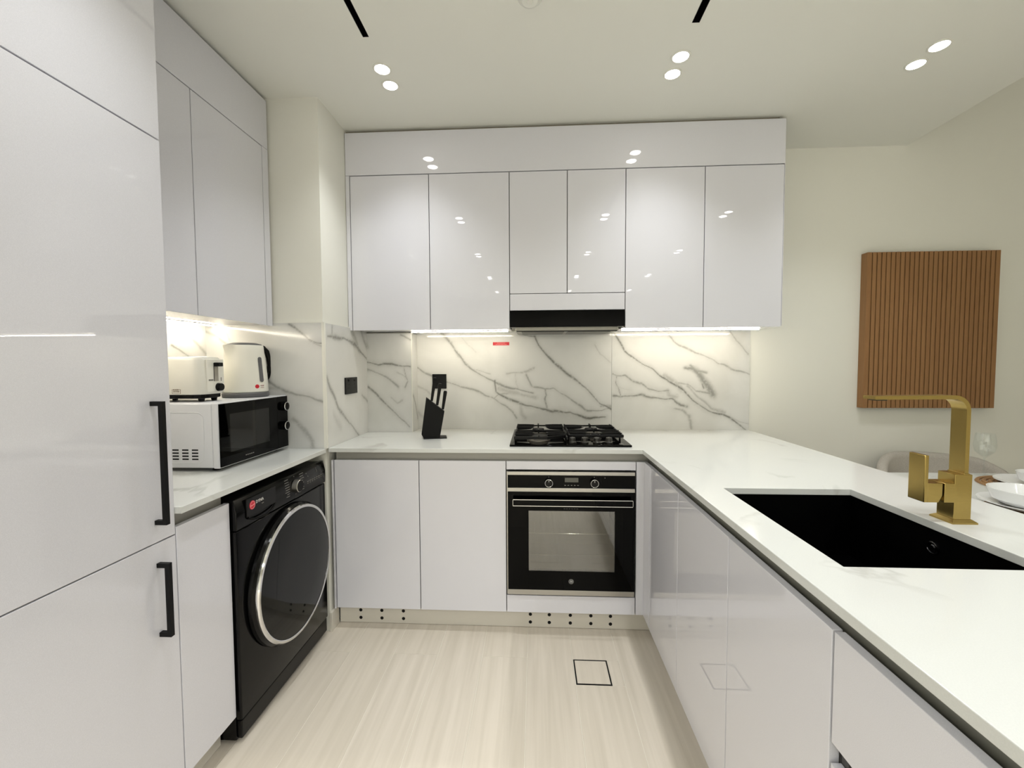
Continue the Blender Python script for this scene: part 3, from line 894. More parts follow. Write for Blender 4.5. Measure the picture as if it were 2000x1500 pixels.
# ------------------------------------------------------------------ built-in oven
oy = YD - 0.016
OX0, OX1 = -0.1285, 0.4645
on = thing('built_in_oven', (0.17, 2.25, 0.19), 'black glass built-in oven with steel trim strips and two knobs', 'oven')
cav = MB()
cx0, cx1, cz0, cz1, cy1 = -0.085, 0.425, 0.262, 0.655, 2.44
cav.box(cx0 - 0.015, cx0, oy + 0.032, cy1, cz0, cz1).box(cx1, cx1 + 0.015, oy + 0.032, cy1, cz0, cz1)
cav.box(cx0 - 0.015, cx1 + 0.015, oy + 0.032, cy1, cz0 - 0.03, cz0).box(cx0 - 0.015, cx1 + 0.015, oy + 0.032, cy1, cz1, 0.775)
cav.box(cx0 - 0.015, cx1 + 0.015, cy1, cy1 + 0.02, cz0 - 0.03, 0.775)
cav.build('cavity', mat('grey_enamel', (150, 146, 132), 0.35), on, smooth=0)
rk = MB()
for y in (2.06, 2.40):
    rk.cyl((cx0, y, 0.473), (cx1, y, 0.473), 0.003, n=8)
for i in range(16):
    x = cx0 + 0.02 + i * (cx1 - cx0 - 0.04) / 15
    rk.cyl((x, 2.06, 0.4755), (x, 2.40, 0.4755), 0.0016, n=6)
for z in (0.365,):
    rk.cyl((cx0, 2.06, z), (cx1, 2.06, z), 0.002, n=8)
rk.build('wire_rack', CHROME, on)
MB().box(OX0, OX1, oy, oy + 0.028, 0.7765, 0.7925, 0.001).build('top_trim', STEEL, on)
cpn = MB().box(OX0 + 0.002, OX1, oy + 0.002, oy + 0.030, 0.7160, 0.7762, 0.001).build('control_panel', BLKG, on)
MB().box(OX0, OX1, oy, oy + 0.030, 0.6975, 0.7157, 0.001).build('trim_strip', STEEL, on)
MB().box(OX0, OX1, oy, oy + 0.030, 0.2010, 0.2255, 0.001).build('bottom_trim', STEEL, on)
for x in (OX0 - 0.0045,):
    MB().box(x, x + 0.0042, oy + 0.004, oy + 0.030, 0.2010, 0.7925).build('side_trim', STEEL, on, smooth=0)
dr_ = slab_grid([OX0 + 0.002, -0.030, 0.373, OX1], [0.226, 0.315, 0.607, 0.697], oy, oy + 0.030, lambda x, z: not (-0.030 < x < 0.373 and 0.315 < z < 0.607))
for v in dr_.bm.verts:
    v.co = (v.co.x, v.co.z, v.co.y)
odo = dr_.build('oven_door', BLKG, on, smooth=0)
MB().box(-0.030, 0.373, oy + 0.004, oy + 0.008, 0.315, 0.607).build('window_pane', OVENGL, odo, smooth=0)
hz0, hz1 = 0.6400, 0.6690
h = MB().box(OX0 + 0.026, OX1 - 0.016, oy - 0.032, oy - 0.020, hz0, hz1, 0.001).build('handle', BLKG, odo)
hf = MB()
for z in (hz0, hz1):
    hf.box(OX0 + 0.025, OX1 - 0.015, oy - 0.0332, oy - 0.0195, z - 0.0014, z + 0.0014)
for x in (OX0 + 0.025, OX1 - 0.0165):
    hf.box(x, x + 0.0015, oy - 0.0332, oy - 0.0195, hz0 - 0.0014, hz1 + 0.0014)
hf.build('handle_edging', CHROME, h, smooth=0)
hp = MB()
for x in (OX0 + 0.06, OX1 - 0.06):
    hp.box(x, x + 0.014, oy - 0.021, oy + 0.001, hz0 + 0.006, hz1 - 0.006)
hp.build('handle_posts', BLKM, h, smooth=0)
for x in (0.065, 0.277):
    k = MB().lathe([(0.0, 0.0), (0.0185, 0.0), (0.0185, 0.014), (0.0172, 0.019), (0.0, 0.019)], (x, oy + 0.002, 0.7425), (0, -1, 0), 36).build('knob', BLKP, on)
    MB().torus((x, oy - 0.0165, 0.7425), (0, 1, 0), 0.0176, 0.0012, 36, 8).build('knob_ring', CHROME, k)
    MB().box(x - 0.001, x + 0.001, oy - 0.0182, oy - 0.0165, 0.748, 0.757).build('knob_mark', INKW, k, smooth=0)
MB().box(0.140, 0.203, oy + 0.0012, oy + 0.0025, 0.744, 0.765).build('display', mat('lcd', (82, 82, 74), 0.2), on, smooth=0)
ink = MB()
for i in range(5):
    ink.box(0.138 + i * 0.015, 0.145 + i * 0.015, oy + 0.0012, oy + 0.0025, 0.7275, 0.7305)
ink.box(0.325, 0.3275, oy + 0.0012, oy + 0.0025, 0.763, 0.7675)
for x in (0.065, 0.277):
    ink.box(x - 0.001, x + 0.001, oy + 0.0012, oy + 0.0025, 0.7655, 0.7705)
ink.build('panel_print', INKG, on, smooth=0)
ink = MB()
for i in range(6):
    ink.box(0.134 + i * 0.012, 0.142 + i * 0.012, oy - 0.0006, oy + 0.001, 0.6165, 0.6195)
ink.build('door_print', mat('faint_print', (52, 52, 50), 0.5), odo, smooth=0)
em = MB().torus((0.170, oy - 0.0008, 0.2695), (0, 1, 0), 0.0115, 0.0008, 36, 6)
em.build('emblem_ring', INKG, odo)
MB().lathe([(0, 0.0008), (0.0112, 0.0008), (0.0112, 0)], (0.170, oy, 0.2695), (0, -1, 0), 32).build('emblem_disc', GREYP, odo)
text('emblem_letter', 'H', INKW, odo, (0.170, oy - 0.0012, 0.2695), (1, 0, 0), (0, 0, 1), 0.015, shear=0.2)

# ------------------------------------------------------------------ cooker hood
hd = thing('cooker_hood', (0.17, 2.42, 1.47), 'slim cooker hood with black glass front strip', 'cooker hood')
MB().box(UC_ + 0.002, UE - 0.002, YU - 0.004, YU + 0.016, 1.492, 1.5785, 0.001).build('front_strip', BLKG, hd)
MB().box(UC_ + 0.030, UE - 0.030, YU + 0.018, 2.575, 1.474, 1.570, 0.003).build('hood_body', mat('grey_steel', (150, 148, 140), 0.35, metal=0.6), hd)
fl = MB()
for a, b in ((UC_ + 0.06, UD - 0.01), (UD + 0.01, UE - 0.06)):
    fl.box(a, b, YU + 0.08, 2.53, 1.4715, 1.4745)
fl.build('filter', mat('filter_mesh', (105, 104, 98), 0.4, metal=0.8), hd, smooth=0)
MB().box(UC_ + 0.035, UE - 0.035, YU + 0.020, YU + 0.034, 1.4705, 1.4745).build('lower_lip', BLKM, hd, smooth=0)

# ------------------------------------------------------------------ gas hob
HX0, HX1, HY0, HY1 = -0.122, 0.462, 2.047, 2.545
hb = thing('gas_hob', (0.17, 2.3, ZW), 'black four-burner gas hob with cast-iron pan supports', 'hob')
MB().box(HX0, HX1, HY0, HY1, ZW, ZW + 0.010, 0.003).build('glass_base', BLKG, hb)
zg = ZW + 0.044
def burner(x, y, r):
    b = MB().lathe([(0, 0), (r * 1.25, 0), (r * 1.25, 0.005), (r, 0.010), (r, 0.016), (0, 0.016)], (x, y, ZW + 0.0102), n=28).build('burner', mat('burner_alloy', (150, 146, 138), 0.35, metal=0.9), hb)
    MB().lathe([(0, 0), (r * 0.92, 0), (r * 0.95, 0.003), (r * 0.85, 0.008), (0, 0.009)], (x, y, ZW + 0.0262), n=28).build('burner_cap', IRON, b)
BL, BR = 0.020, 0.318
burner(BL, 2.185, 0.048); burner(BL, 2.42, 0.036); burner(BR, 2.265, 0.026); burner(BR, 2.44, 0.038)
def grate(x0, x1, yfr, yb, cx, rows, slant):
    g = MB()
    w = 0.007
    zb = zg - 0.014
    for x in (x0, x1 - w):
        g.box(x, x + w, yfr, yb, zb, zg, 0.001, 1)
    g.box(x0, x1, yb - w, yb, zb, zg - 0.006, 0.001, 1)
    if slant:
        g.prism([(x0, yfr, zb), (x0, yfr + w, zb), (x1 - 0.10, yfr + w, zb), (x1, yfr + 0.055 + w, zb), (x1, yfr + 0.055, zb), (x1 - 0.10, yfr, zb)], (0, 0, 0.014))
    else:
        g.box(x0, x1, yfr, yfr + w, zb, zg, 0.001, 1)
    for y in rows:
        L = (x1 - x0) * 0.30
        for s, xa in ((1, x0), (-1, x1)):
            g.prism([(xa, y - 0.0035, zb), (xa + s * L, y - 0.0035, zb + 0.006), (xa + s * (L + 0.022), y - 0.0035, zg + 0.001), (xa + s * L * 0.7, y - 0.0035, zg + 0.003), (xa, y - 0.0035, zg + 0.003)], (0, 0.007, 0))
    for ya, yb_ in ((yfr + w, yfr + 0.06), (yb - 0.065, yb - w), ((yfr + yb) / 2 - 0.03, (yfr + yb) / 2 + 0.03)):
        g.box(cx - 0.0035, cx + 0.0035, ya, yb_, zb, zg + 0.004)
    g.box(x0, x1, (yfr + yb) / 2 - 0.003, (yfr + yb) / 2 + 0.003, zb, zg - 0.002)
    for x in (x0 + 0.004, x1 - 0.004):
        for y in (yfr + 0.08, yb - 0.02):
            g.cyl((x, y, ZW + 0.010), (x, y, zb + 0.003), 0.005, n=8)
    return g
grate(HX0 + 0.020, 0.160, HY0 + 0.030, HY1 - 0.012, BL, (2.145, 2.185, 2.225, 2.385, 2.42, 2.455, 2.50), True).build('pan_support', IRON, hb)
grate(0.170, HX1 - 0.020, HY0 + 0.095, HY1 - 0.012, BR, (2.19, 2.23, 2.27, 2.40, 2.44, 2.48), False).build('pan_support', IRON, hb)
for x in (0.184, 0.244, 0.303, 0.362):
    k = MB().lathe([(0, 0), (0.019, 0), (0.019, 0.006), (0.0155, 0.009), (0.0150, 0.025), (0.013, 0.0275), (0, 0.0275)], (x, HY0 + 0.055, ZW + 0.0102), n=24).build('knob', mat('knob_grey', (58, 57, 54), 0.3, metal=0.6), hb)
    MB().box(x - 0.0012, x + 0.0012, HY0 + 0.042, HY0 + 0.068, ZW + 0.0375, ZW + 0.0388).build('knob_mark', INKG, k, smooth=0)
lg = MB().lathe([(0, 0), (0.011, 0), (0.011, 0.0006), (0, 0.0006)], (0.418, HY0 + 0.03, ZW + 0.0101), n=24)
lg.build('logo_disc', INKG, hb)

# ------------------------------------------------------------------ microwave
MX, MY0, MY1, MZ0, MZ1 = -1.172, 1.522, 1.964, 0.914, 1.157
MXB = -1.52
mw = thing('microwave', (-1.35, 1.743, ZW), 'white microwave oven with black glass front and two round knobs', 'microwave')
MB().box(MXB, MX - 0.027, MY0, MY1, MZ0, MZ1, 0.006, 3).build('case', WHITEP, mw)
MB().box(MX - 0.0265, MX - 0.0015, MY0 - 0.001, MY1, MZ0 - 0.002, MZ1 + 0.001, 0.005, 3).build('front_bezel', WHITEP, mw)
ypn = MY1 - 0.085
mdr = slab_grid([MY0 + 0.003, MY0 + 0.055, ypn - 0.055, ypn], [MZ0 + 0.003, MZ0 + 0.050, MZ1 - 0.045, MZ1 - 0.003], MX - 0.0015, MX + 0.003, lambda y, z: not (MY0 + 0.055 < y < ypn - 0.055 and MZ0 + 0.05 < z < MZ1 - 0.045))
for v in mdr.bm.verts:
    v.co = (v.co.z, v.co.x, v.co.y)
md = mdr.build('door', BLKG, mw, smooth=0)
MB().box(MX - 0.0015, MX + 0.0022, MY0 + 0.055, ypn - 0.055, MZ0 + 0.050, MZ1 - 0.045).build('door_window', mat('dark_window', (12, 12, 13), 0.05, spec=0.35), md, smooth=0)
MB().box(MX - 0.0015, MX + 0.003, ypn + 0.001, MY1 - 0.001, MZ0 + 0.003, MZ1 - 0.003, 0.002).build('control_panel', BLKG, mw)
for z in (1.108, 1.018):
    k = MB().lathe([(0, 0), (0.0205, 0), (0.0195, 0.016), (0.0175, 0.019), (0, 0.019)], (MX + 0.003, MY1 - 0.036, z), (1, 0, 0), 36).build('knob', BLKP, mw)
    MB().torus((MX + 0.0205, MY1 - 0.036, z), (1, 0, 0), 0.0182, 0.0018, 36, 8).build('knob_ring', CHROME, k)
    MB().box(MX + 0.0215, MX + 0.0232, MY1 - 0.038, MY1 - 0.034, z - 0.014, z + 0.014).build('knob_bar', BLKP, k, smooth=0)
vs = MB()
for c in range(6):
    for r in range(4):
        x = MX - 0.083 - c * 0.038
        vs.box(x - 0.025, x, MY0 - 0.0006, MY0 + 0.004, 0.945 + r * 0.0115, 0.9505 + r * 0.0115, 0.0005, 1)
vs.build('vent_slots', BLKM, mw, smooth=0)
em = MB()
path = []
for cx, cz, a0 in ((MX - 0.085, MZ1 - 0.060, 0), (MXB + 0.05, MZ1 - 0.060, 90), (MXB + 0.05, MZ0 + 0.045, 180), (MX - 0.085, MZ0 + 0.045, 270)):
    for i in range(7):
        a = math.radians(a0 + i * 15)
        path.append((cx + 0.026 * math.cos(a), MY0 + 0.0004, cz + 0.026 * math.sin(a)))
em.tube(path, 0.0016, 6, closed=True)
em.build('embossed_outline', WHITEP, mw, smooth=70)
for x in (MXB + 0.04, MX - 0.045):
    for y in (MY0 + 0.04, MY1 - 0.04):
        MB().cyl((x, y, ZW), (x, y, MZ0 + 0.003), 0.013, n=14).build('foot', BLKM, mw)
ink = MB()
for i in range(5):
    ink.box(MX + 0.0028, MX + 0.0036, 1.66 + i * 0.011, 1.667 + i * 0.011, MZ0 + 0.020, MZ0 + 0.0235)
ink.build('door_print', INKG, md, smooth=0)

# ------------------------------------------------------------------ toaster
TZ = MZ1 + 0.001
tx0, tx1, ty0, ty1 = -1.512, -1.272, 1.570, 1.706
ts = thing('toaster', (-1.4, 1.64, TZ), 'cream two-slot toaster with black base on top of the microwave', 'toaster')
def rrect(x0, x1, y0, y1, r, n=6):
    p = []
    for cx, cy, a0 in ((x1 - r, y1 - r, 0), (x0 + r, y1 - r, 90), (x0 + r, y0 + r, 180), (x1 - r, y0 + r, 270)):
        for i in range(n + 1):
            a = math.radians(a0 + 90 * i / n)
            p.append((cx + r * math.cos(a), cy + r * math.sin(a)))
    return p
def loft(mb, loops):
    rows = [[mb.bm.verts.new(p) for p in L] for L in loops]
    for a, b in zip(rows, rows[1:]):
        n = len(a)
        for i in range(n):
            mb.bm.faces.new((a[i], a[(i + 1) % n], b[(i + 1) % n], b[i]))
    mb.bm.faces.new(rows[0][::-1]); mb.bm.faces.new(rows[-1])
    return mb
def body(dz):
    out = []
    for z, ins, r in dz:
        out.append([(x, y, z) for x, y in rrect(tx0 + ins, tx1 - ins, ty0 + ins, ty1 - ins, r)])
    return out
loft(MB(), body([(TZ + 0.028, 0.003, 0.035), (TZ + 0.032, 0.0, 0.038), (TZ + 0.10, 0.001, 0.038), (TZ + 0.160, 0.004, 0.036), (TZ + 0.171, 0.009, 0.032), (TZ + 0.175, 0.018, 0.026)])).build('shell', CREAM, ts, smooth=50)
loft(MB(), body([(TZ + 0.012, 0.010, 0.03), (TZ + 0.014, 0.007, 0.032), (TZ + 0.0278, 0.007, 0.032)])).build('base', BLKP, ts)
for x in (tx0 + 0.045, tx1 - 0.03):
    for y in (ty0 + 0.035, ty1 - 0.035):
        MB().cyl((x, y, TZ), (x, y, TZ + 0.0125), 0.009, 0.012, n=12).build('foot', BLKM, ts)
for y in ((ty0 * 0.68 + ty1 * 0.32), (ty0 * 0.32 + ty1 * 0.68)):
    MB().box(tx0 + 0.045, tx1 - 0.055, y - 0.014, y + 0.014, TZ + 0.1735, TZ + 0.1760).build('bread_slot', BLKM, ts, smooth=0)
# lever end, facing the aisle
ym = (ty0 + ty1) / 2 + 0.006
ep_ = MB().box(tx1 - 0.004, tx1 + 0.003, ym - 0.046, ym + 0.044, TZ + 0.036, TZ + 0.165, 0.003, 2).build('end_plate', CREAM, ts)
MB().box(tx1 + 0.0022, tx1 + 0.0036, ym - 0.010, ym + 0.012, TZ + 0.078, TZ + 0.150, 0.0004, 1).build('lever_slot', mat('slot_grey', (165, 160, 148), 0.4), ep_)
MB().box(tx1 + 0.0022, tx1 + 0.0038, ym - 0.0125, ym - 0.010, TZ + 0.078, TZ + 0.150).build('slot_edge', BLKM, ep_, smooth=0)
MB().box(tx1 + 0.003, tx1 + 0.024, ym - 0.014, ym + 0.014, TZ + 0.136, TZ + 0.152, 0.003, 2).build('lever', BLKP, ts)
MB().lathe([(0, 0), (0.0165, 0), (0.015, 0.014), (0.0135, 0.016), (0, 0.016)], (tx1 + 0.003, ym + 0.010, TZ + 0.054), (1, 0, 0), 28).build('browning_knob', BLKP, ts)
ink = MB()
ink.box(tx1 + 0.0028, tx1 + 0.0036, ym - 0.040, ym - 0.016, TZ + 0.080, TZ + 0.086)
ink.box(tx1 + 0.0028, tx1 + 0.0036, ym + 0.024, ym + 0.028, TZ + 0.078, TZ + 0.092)
ink.build('end_print', INKG, ep_, smooth=0)
lgx = -1.373
fr_ = MB()
for a in ((lgx - 0.017, lgx + 0.017, TZ + 0.0478, TZ + 0.0488), (lgx - 0.017, lgx + 0.017, TZ + 0.0322, TZ + 0.0332), (lgx - 0.017, lgx - 0.016, TZ + 0.0332, TZ + 0.0478), (lgx + 0.016, lgx + 0.017, TZ + 0.0332, TZ + 0.0478)):
    fr_.box(a[0], a[1], ty0 - 0.0006, ty0 + 0.002, a[2], a[3])
BRN = mat('brown_print', (118, 96, 74), 0.5)
fr_.build('logo_frame', BRN, ts, smooth=0)
text('logo_lettering', 'BLACK+\nDECKER', BRN, ts, (lgx, ty0 - 0.0004, TZ + 0.0435), (1, 0, 0), (0, 0, 1), 0.0068)

# ------------------------------------------------------------------ kettle
kx, ky = -1.305, 1.868
kt = thing('electric_kettle', (kx, ky, TZ), 'cream electric kettle with dark base and black handle beside the toaster', 'kettle')
MB().lathe([(0, 0), (0.088, 0), (0.092, 0.003), (0.092, 0.015), (0.089, 0.021), (0, 0.021)], (kx, ky, TZ), n=48).build('power_base', GREYP, kt)
bd = MB()
n = 56
sp = math.radians(250)   # spout direction
rows = []
for z, r, pout in ((0.0215, 0.088, 0), (0.025, 0.0905, 0), (0.06, 0.089, 0), (0.10, 0.0865, 0), (0.14, 0.083, 0.0), (0.170, 0.080, 0.005), (0.20, 0.077, 0.014), (0.225, 0.0745, 0.024), (0.230, 0.072, 0.022)):
    L = []
    for i in range(n):
        a = 2 * math.pi * i / n
        da = abs((a - sp + math.pi) % (2 * math.pi) - math.pi)
        rr = r + pout * max(0, 1 - da / 0.42)
        L.append((kx + rr * math.cos(a), ky + rr * math.sin(a), TZ + z))
    rows.append(L)
loft(bd, rows).build('body', CREAM, kt, smooth=30)
MB().lathe([(0.070, 0.2285), (0.068, 0.235), (0.045, 0.241), (0, 0.243)], (kx, ky, TZ), n=40).build('lid', GREYP, kt, smooth=40)
hdn = MB()
ha = math.radians(70)
hx, hy = math.cos(ha), math.sin(ha)
path = [(0.070, 0.222), (0.090, 0.222), (0.108, 0.205), (0.118, 0.175), (0.121, 0.14), (0.118, 0.11), (0.108, 0.085), (0.094, 0.070), (0.084, 0.064)]
hdn.tube([(kx + r * hx, ky + r * hy, TZ + z) for r, z in path], 0.0115, 20)
hdn.build('handle', BLKP, kt, smooth=40)
wg = MB()
wa = math.radians(-11)
rowsg = []
for z, w in ((0.066, 0.003), (0.068, 0.0075), (0.073, 0.0105), (0.12, 0.0105), (0.17, 0.0105), (0.175, 0.0075), (0.177, 0.003)):
    r = 0.0893 - (z - 0.06) * 0.092 + 0.0022
    rowsg.append([wg.bm.verts.new((kx + r * math.cos(wa + (c / 3 - 1) * w / r), ky + r * math.sin(wa + (c / 3 - 1) * w / r), TZ + z)) for c in range(7)])
for ra, rb in zip(rowsg, rowsg[1:]):
    for c in range(6):
        wg.bm.faces.new((ra[c], ra[c + 1], rb[c + 1], rb[c]))
wgo = wg.build('water_gauge', GREYP, kt, smooth=60)
la = math.radians(-26)
r = 0.0893
MB().lathe([(0, 0.0014), (0.0085, 0.0014), (0.009, 0), (0, 0)], (kx + r * math.cos(la), ky + r * math.sin(la), TZ + 0.047), (math.cos(la), math.sin(la), 0), 24).build('red_badge', RED, kt)
ink = MB()
for j in range(2):
    for i in range(4):
        a = la + 0.19 + i * 0.055
        p = Vector((kx + (r + 0.0008) * math.cos(a), ky + (r + 0.0008) * math.sin(a), TZ + 0.048 - j * 0.008))
        ink.cyl(p, p + Vector((0.0002 * math.cos(a), 0.0002 * math.sin(a), 0.0045 - j * 0.002)), 0.0013, n=6)
ink.build('small_print', mat('rose_grey_print', (168, 120, 116), 0.5), kt)

# ------------------------------------------------------------------ sink
sk_ = thing('undermount_sink', (0.795, 1.116, 0.68), 'black composite undermount sink in the peninsula worktop', 'sink')
sx0, sx1, sy0, sy1, sz = 0.594, 0.996, 0.844, 1.389, 0.685
b = MB()
b.box(sx0 - 0.010, sx0, sy0 - 0.01, sy1 + 0.01, sz, ZT - 0.001).box(sx1, sx1 + 0.010, sy0 - 0.01, sy1 + 0.01, sz, ZT - 0.001)
b.box(sx0, sx1, sy0 - 0.010, sy0, sz, ZT - 0.001).box(sx0, sx1, sy1, sy1 + 0.010, sz, ZT - 0.001)
b.box(sx0 - 0.01, sx1 + 0.01, sy0 - 0.01, sy1 + 0.01, sz - 0.010, sz)
b.build('bowl', SINKM, sk_, smooth=0)
DKM = mat('dark_chrome', (70, 70, 72), 0.22, metal=1.0)
MB().lathe([(0.0, 0.004), (0.006, 0.005), (0.0085, 0.003), (0.0125, 0.003), (0.0135, 0.0055), (0.0160, 0.0045), (0.0165, 0)], (sx1, 1.106, 0.833), (-1, 0, 0), 32).build('overflow_ring', DKM, sk_)
MB().lathe([(0, 0.001), (0.030, 0.001), (0.036, 0.004), (0.044, 0.003), (0.045, 0)], (0.80, 1.12, sz), n=40).build('drain', DKM, sk_)

# ------------------------------------------------------------------ tap
tp_ = thing('kitchen_tap', (1.055, 1.118, ZW), 'brushed brass square-section kitchen tap beside the sink', 'tap')
bx0, bx1, by0, by1 = 1.029, 1.070, 1.095, 1.140
def frus(mb, a, za, b_, zb):
    lo = [(a[0], a[2], za), (a[1], a[2], za), (a[1], a[3], za), (a[0], a[3], za)]
    hi = [(b_[0], b_[2], zb), (b_[1], b_[2], zb), (b_[1], b_[3], zb), (b_[0], b_[3], zb)]
    return loft(mb, [lo, hi])
q = MB()
frus(q, (bx0 - 0.009, bx1 + 0.009, by0 - 0.009, by1 + 0.009), ZW + 0.004, (bx0 - 0.001, bx1 + 0.001, by0 - 0.001, by1 + 0.001), ZW + 0.010)
q.box(bx0 - 0.009, bx1 + 0.009, by0 - 0.009, by1 + 0.009, ZW, ZW + 0.004)
q.build('base_flange', BRASS, tp_)
MB().box(bx0, bx1, by0, by1, ZW + 0.009, 1.021, 0.0012).build('body', BRASS, tp_)
MB().box(1.006, bx0 + 0.002, by0, by1, 0.951, 0.9985, 0.0012).build('cartridge_block', BRASS, tp_)
MB().cyl((0.999, (by0 + by1) / 2, 0.975), (1.007, (by0 + by1) / 2, 0.975), 0.017, n=20).build('cartridge_neck', BLKM, tp_)
lv = MB()
lv.prism([(0.966, by0, 0.951), (0.993, by0, 0.951), (1.0015, by0, 0.968), (1.0015, by0, 0.9985), (0.966, by0, 0.9985)], (0, by1 - by0, 0), 0.001)
lv.box(0.9575, 0.967, by0 - 0.0005, by1 + 0.0005, 0.951, 1.068, 0.0015)
lv.build('lever', BRASS, tp_)
# flat spout: riser, bend, arm (inner line; thickness outwards)
yy0, yy1 = by0 + 0.003, by0 + 0.043
th = 0.0095
xo_, zt_ = 1.063, 1.2155          # outer right face, outer top
R = 0.038
outer, inner = [], []
outer.append((xo_, 1.020)); inner.append((xo_ - th, 1.020))
for i in range(13):
    a = math.radians(90 * i / 12)
    cx, cz = xo_ - R, zt_ - R
    outer.append((cx + R * math.cos(a), cz + R * math.sin(a)))
    inner.append((cx + (R - th) * math.cos(a), cz + (R - th) * math.sin(a)))
outer.append((0.838, zt_ - 0.002)); inner.append((0.838, zt_ - th - 0.001))
poly = outer + inner[::-1]
s = MB()
n = len(outer)
rowsA = [[s.bm.verts.new((x, y, z)) for x, z in outer] for y in (yy0, yy1)]
rowsB = [[s.bm.verts.new((x, y, z)) for x, z in inner] for y in (yy0, yy1)]
for i in range(n - 1):
    s.bm.faces.new((rowsA[0][i], rowsA[0][i + 1], rowsA[1][i + 1], rowsA[1][i]))
    s.bm.faces.new((rowsB[0][i], rowsB[1][i], rowsB[1][i + 1], rowsB[0][i + 1]))
    for k_ in (0, 1):
        s.bm.faces.new((rowsA[k_][i], rowsB[k_][i], rowsB[k_][i + 1], rowsA[k_][i + 1]))
for i in (0, n - 1):
    s.bm.faces.new((rowsA[0][i], rowsA[1][i], rowsB[1][i], rowsB[0][i]))
so = s.build('spout', BRASS, tp_, smooth=35)
MB().box(0.846, 0.872, yy0 + 0.008, yy1 - 0.008, zt_ - th - 0.004, zt_ - th).build('aerator', DKM, so, smooth=0)
MB().box(xo_ - th - 0.002, xo_ + 0.002, yy0 - 0.002, yy1 + 0.002, 1.0195, 1.0235, 0.0008, 1).build('spout_collar', BRASS, tp_)

# ------------------------------------------------------------------ sockets, sticker
def socket_x(x, y0, y1, z0, z1, label):
    t = thing('wall_socket', (x, (y0 + y1) / 2, z0), label, 'socket')
    MB().box(x, x + 0.008, y0, y1, z0, z1, 0.0015).build('face_plate', BLKP, t)
    for i in (0, 1):
        ya = y0 + (y1 - y0) * (0.26 + 0.48 * i)
        MB().box(x + 0.0075, x + 0.0095, ya - 0.007, ya + 0.007, z1 - 0.022, z1 - 0.010, 0.0008, 1).build('rocker_switch', BLKM, t)
        ph_ = MB()
        ph_.box(x + 0.0078, x + 0.0084, ya - 0.002, ya + 0.002, z1 - 0.042, z1 - 0.033)
        for dy_ in (-0.011, 0.011):
            ph_.box(x + 0.0078, x + 0.0084, ya + dy_ - 0.003, ya + dy_ + 0.003, z1 - 0.058, z1 - 0.054)
        ph_.build('pin_holes', BLKG, t, smooth=0)
socket_x(XC, 2.180, 2.325, 1.144, 1.232, 'black double wall socket on the column cladding')
t = thing('wall_socket', (-0.583, YB, 1.151), 'black wall socket behind the knife block', 'socket')
MB().box(-0.628, -0.541, YB - 0.008, YB, 1.151, 1.240, 0.0015).build('face_plate', BLKP, t)
MB().box(-0.566, -0.552, YB - 0.0095, YB - 0.0075, 1.222, 1.234, 0.0008, 1).build('rocker_switch', BLKM, t)
ph_ = MB().box(-0.587, -0.583, YB - 0.0084, YB - 0.0078, 1.200, 1.209).box(-0.600, -0.594, YB - 0.0084, YB - 0.0078, 1.180, 1.184).box(-0.576, -0.570, YB - 0.0084, YB - 0.0078, 1.180, 1.184)
ph_.build('pin_holes', BLKG, t, smooth=0)
stx = thing('warning_sticker', (-0.203, YB, 1.41), 'small red sticker strip on the marble left of the hood', 'sticker')
MB().box(-0.2535, -0.1535, YB - 0.0008, YB, 1.4135, 1.4330).build('red_strip', RED, stx, smooth=0)
ink = MB()
for i in range(9):
    ink.box(-0.236 + i * 0.0075, -0.2305 + i * 0.0075, YB - 0.0011, YB - 0.0006, 1.4185, 1.4215)
for i in range(6):
    ink.box(-0.228 + i * 0.0085, -0.2215 + i * 0.0085, YB - 0.0011, YB - 0.0006, 1.4262, 1.4285)
ink.build('small_print', mat('pale_red_print', (240, 150, 150), 0.5), stx, smooth=0)

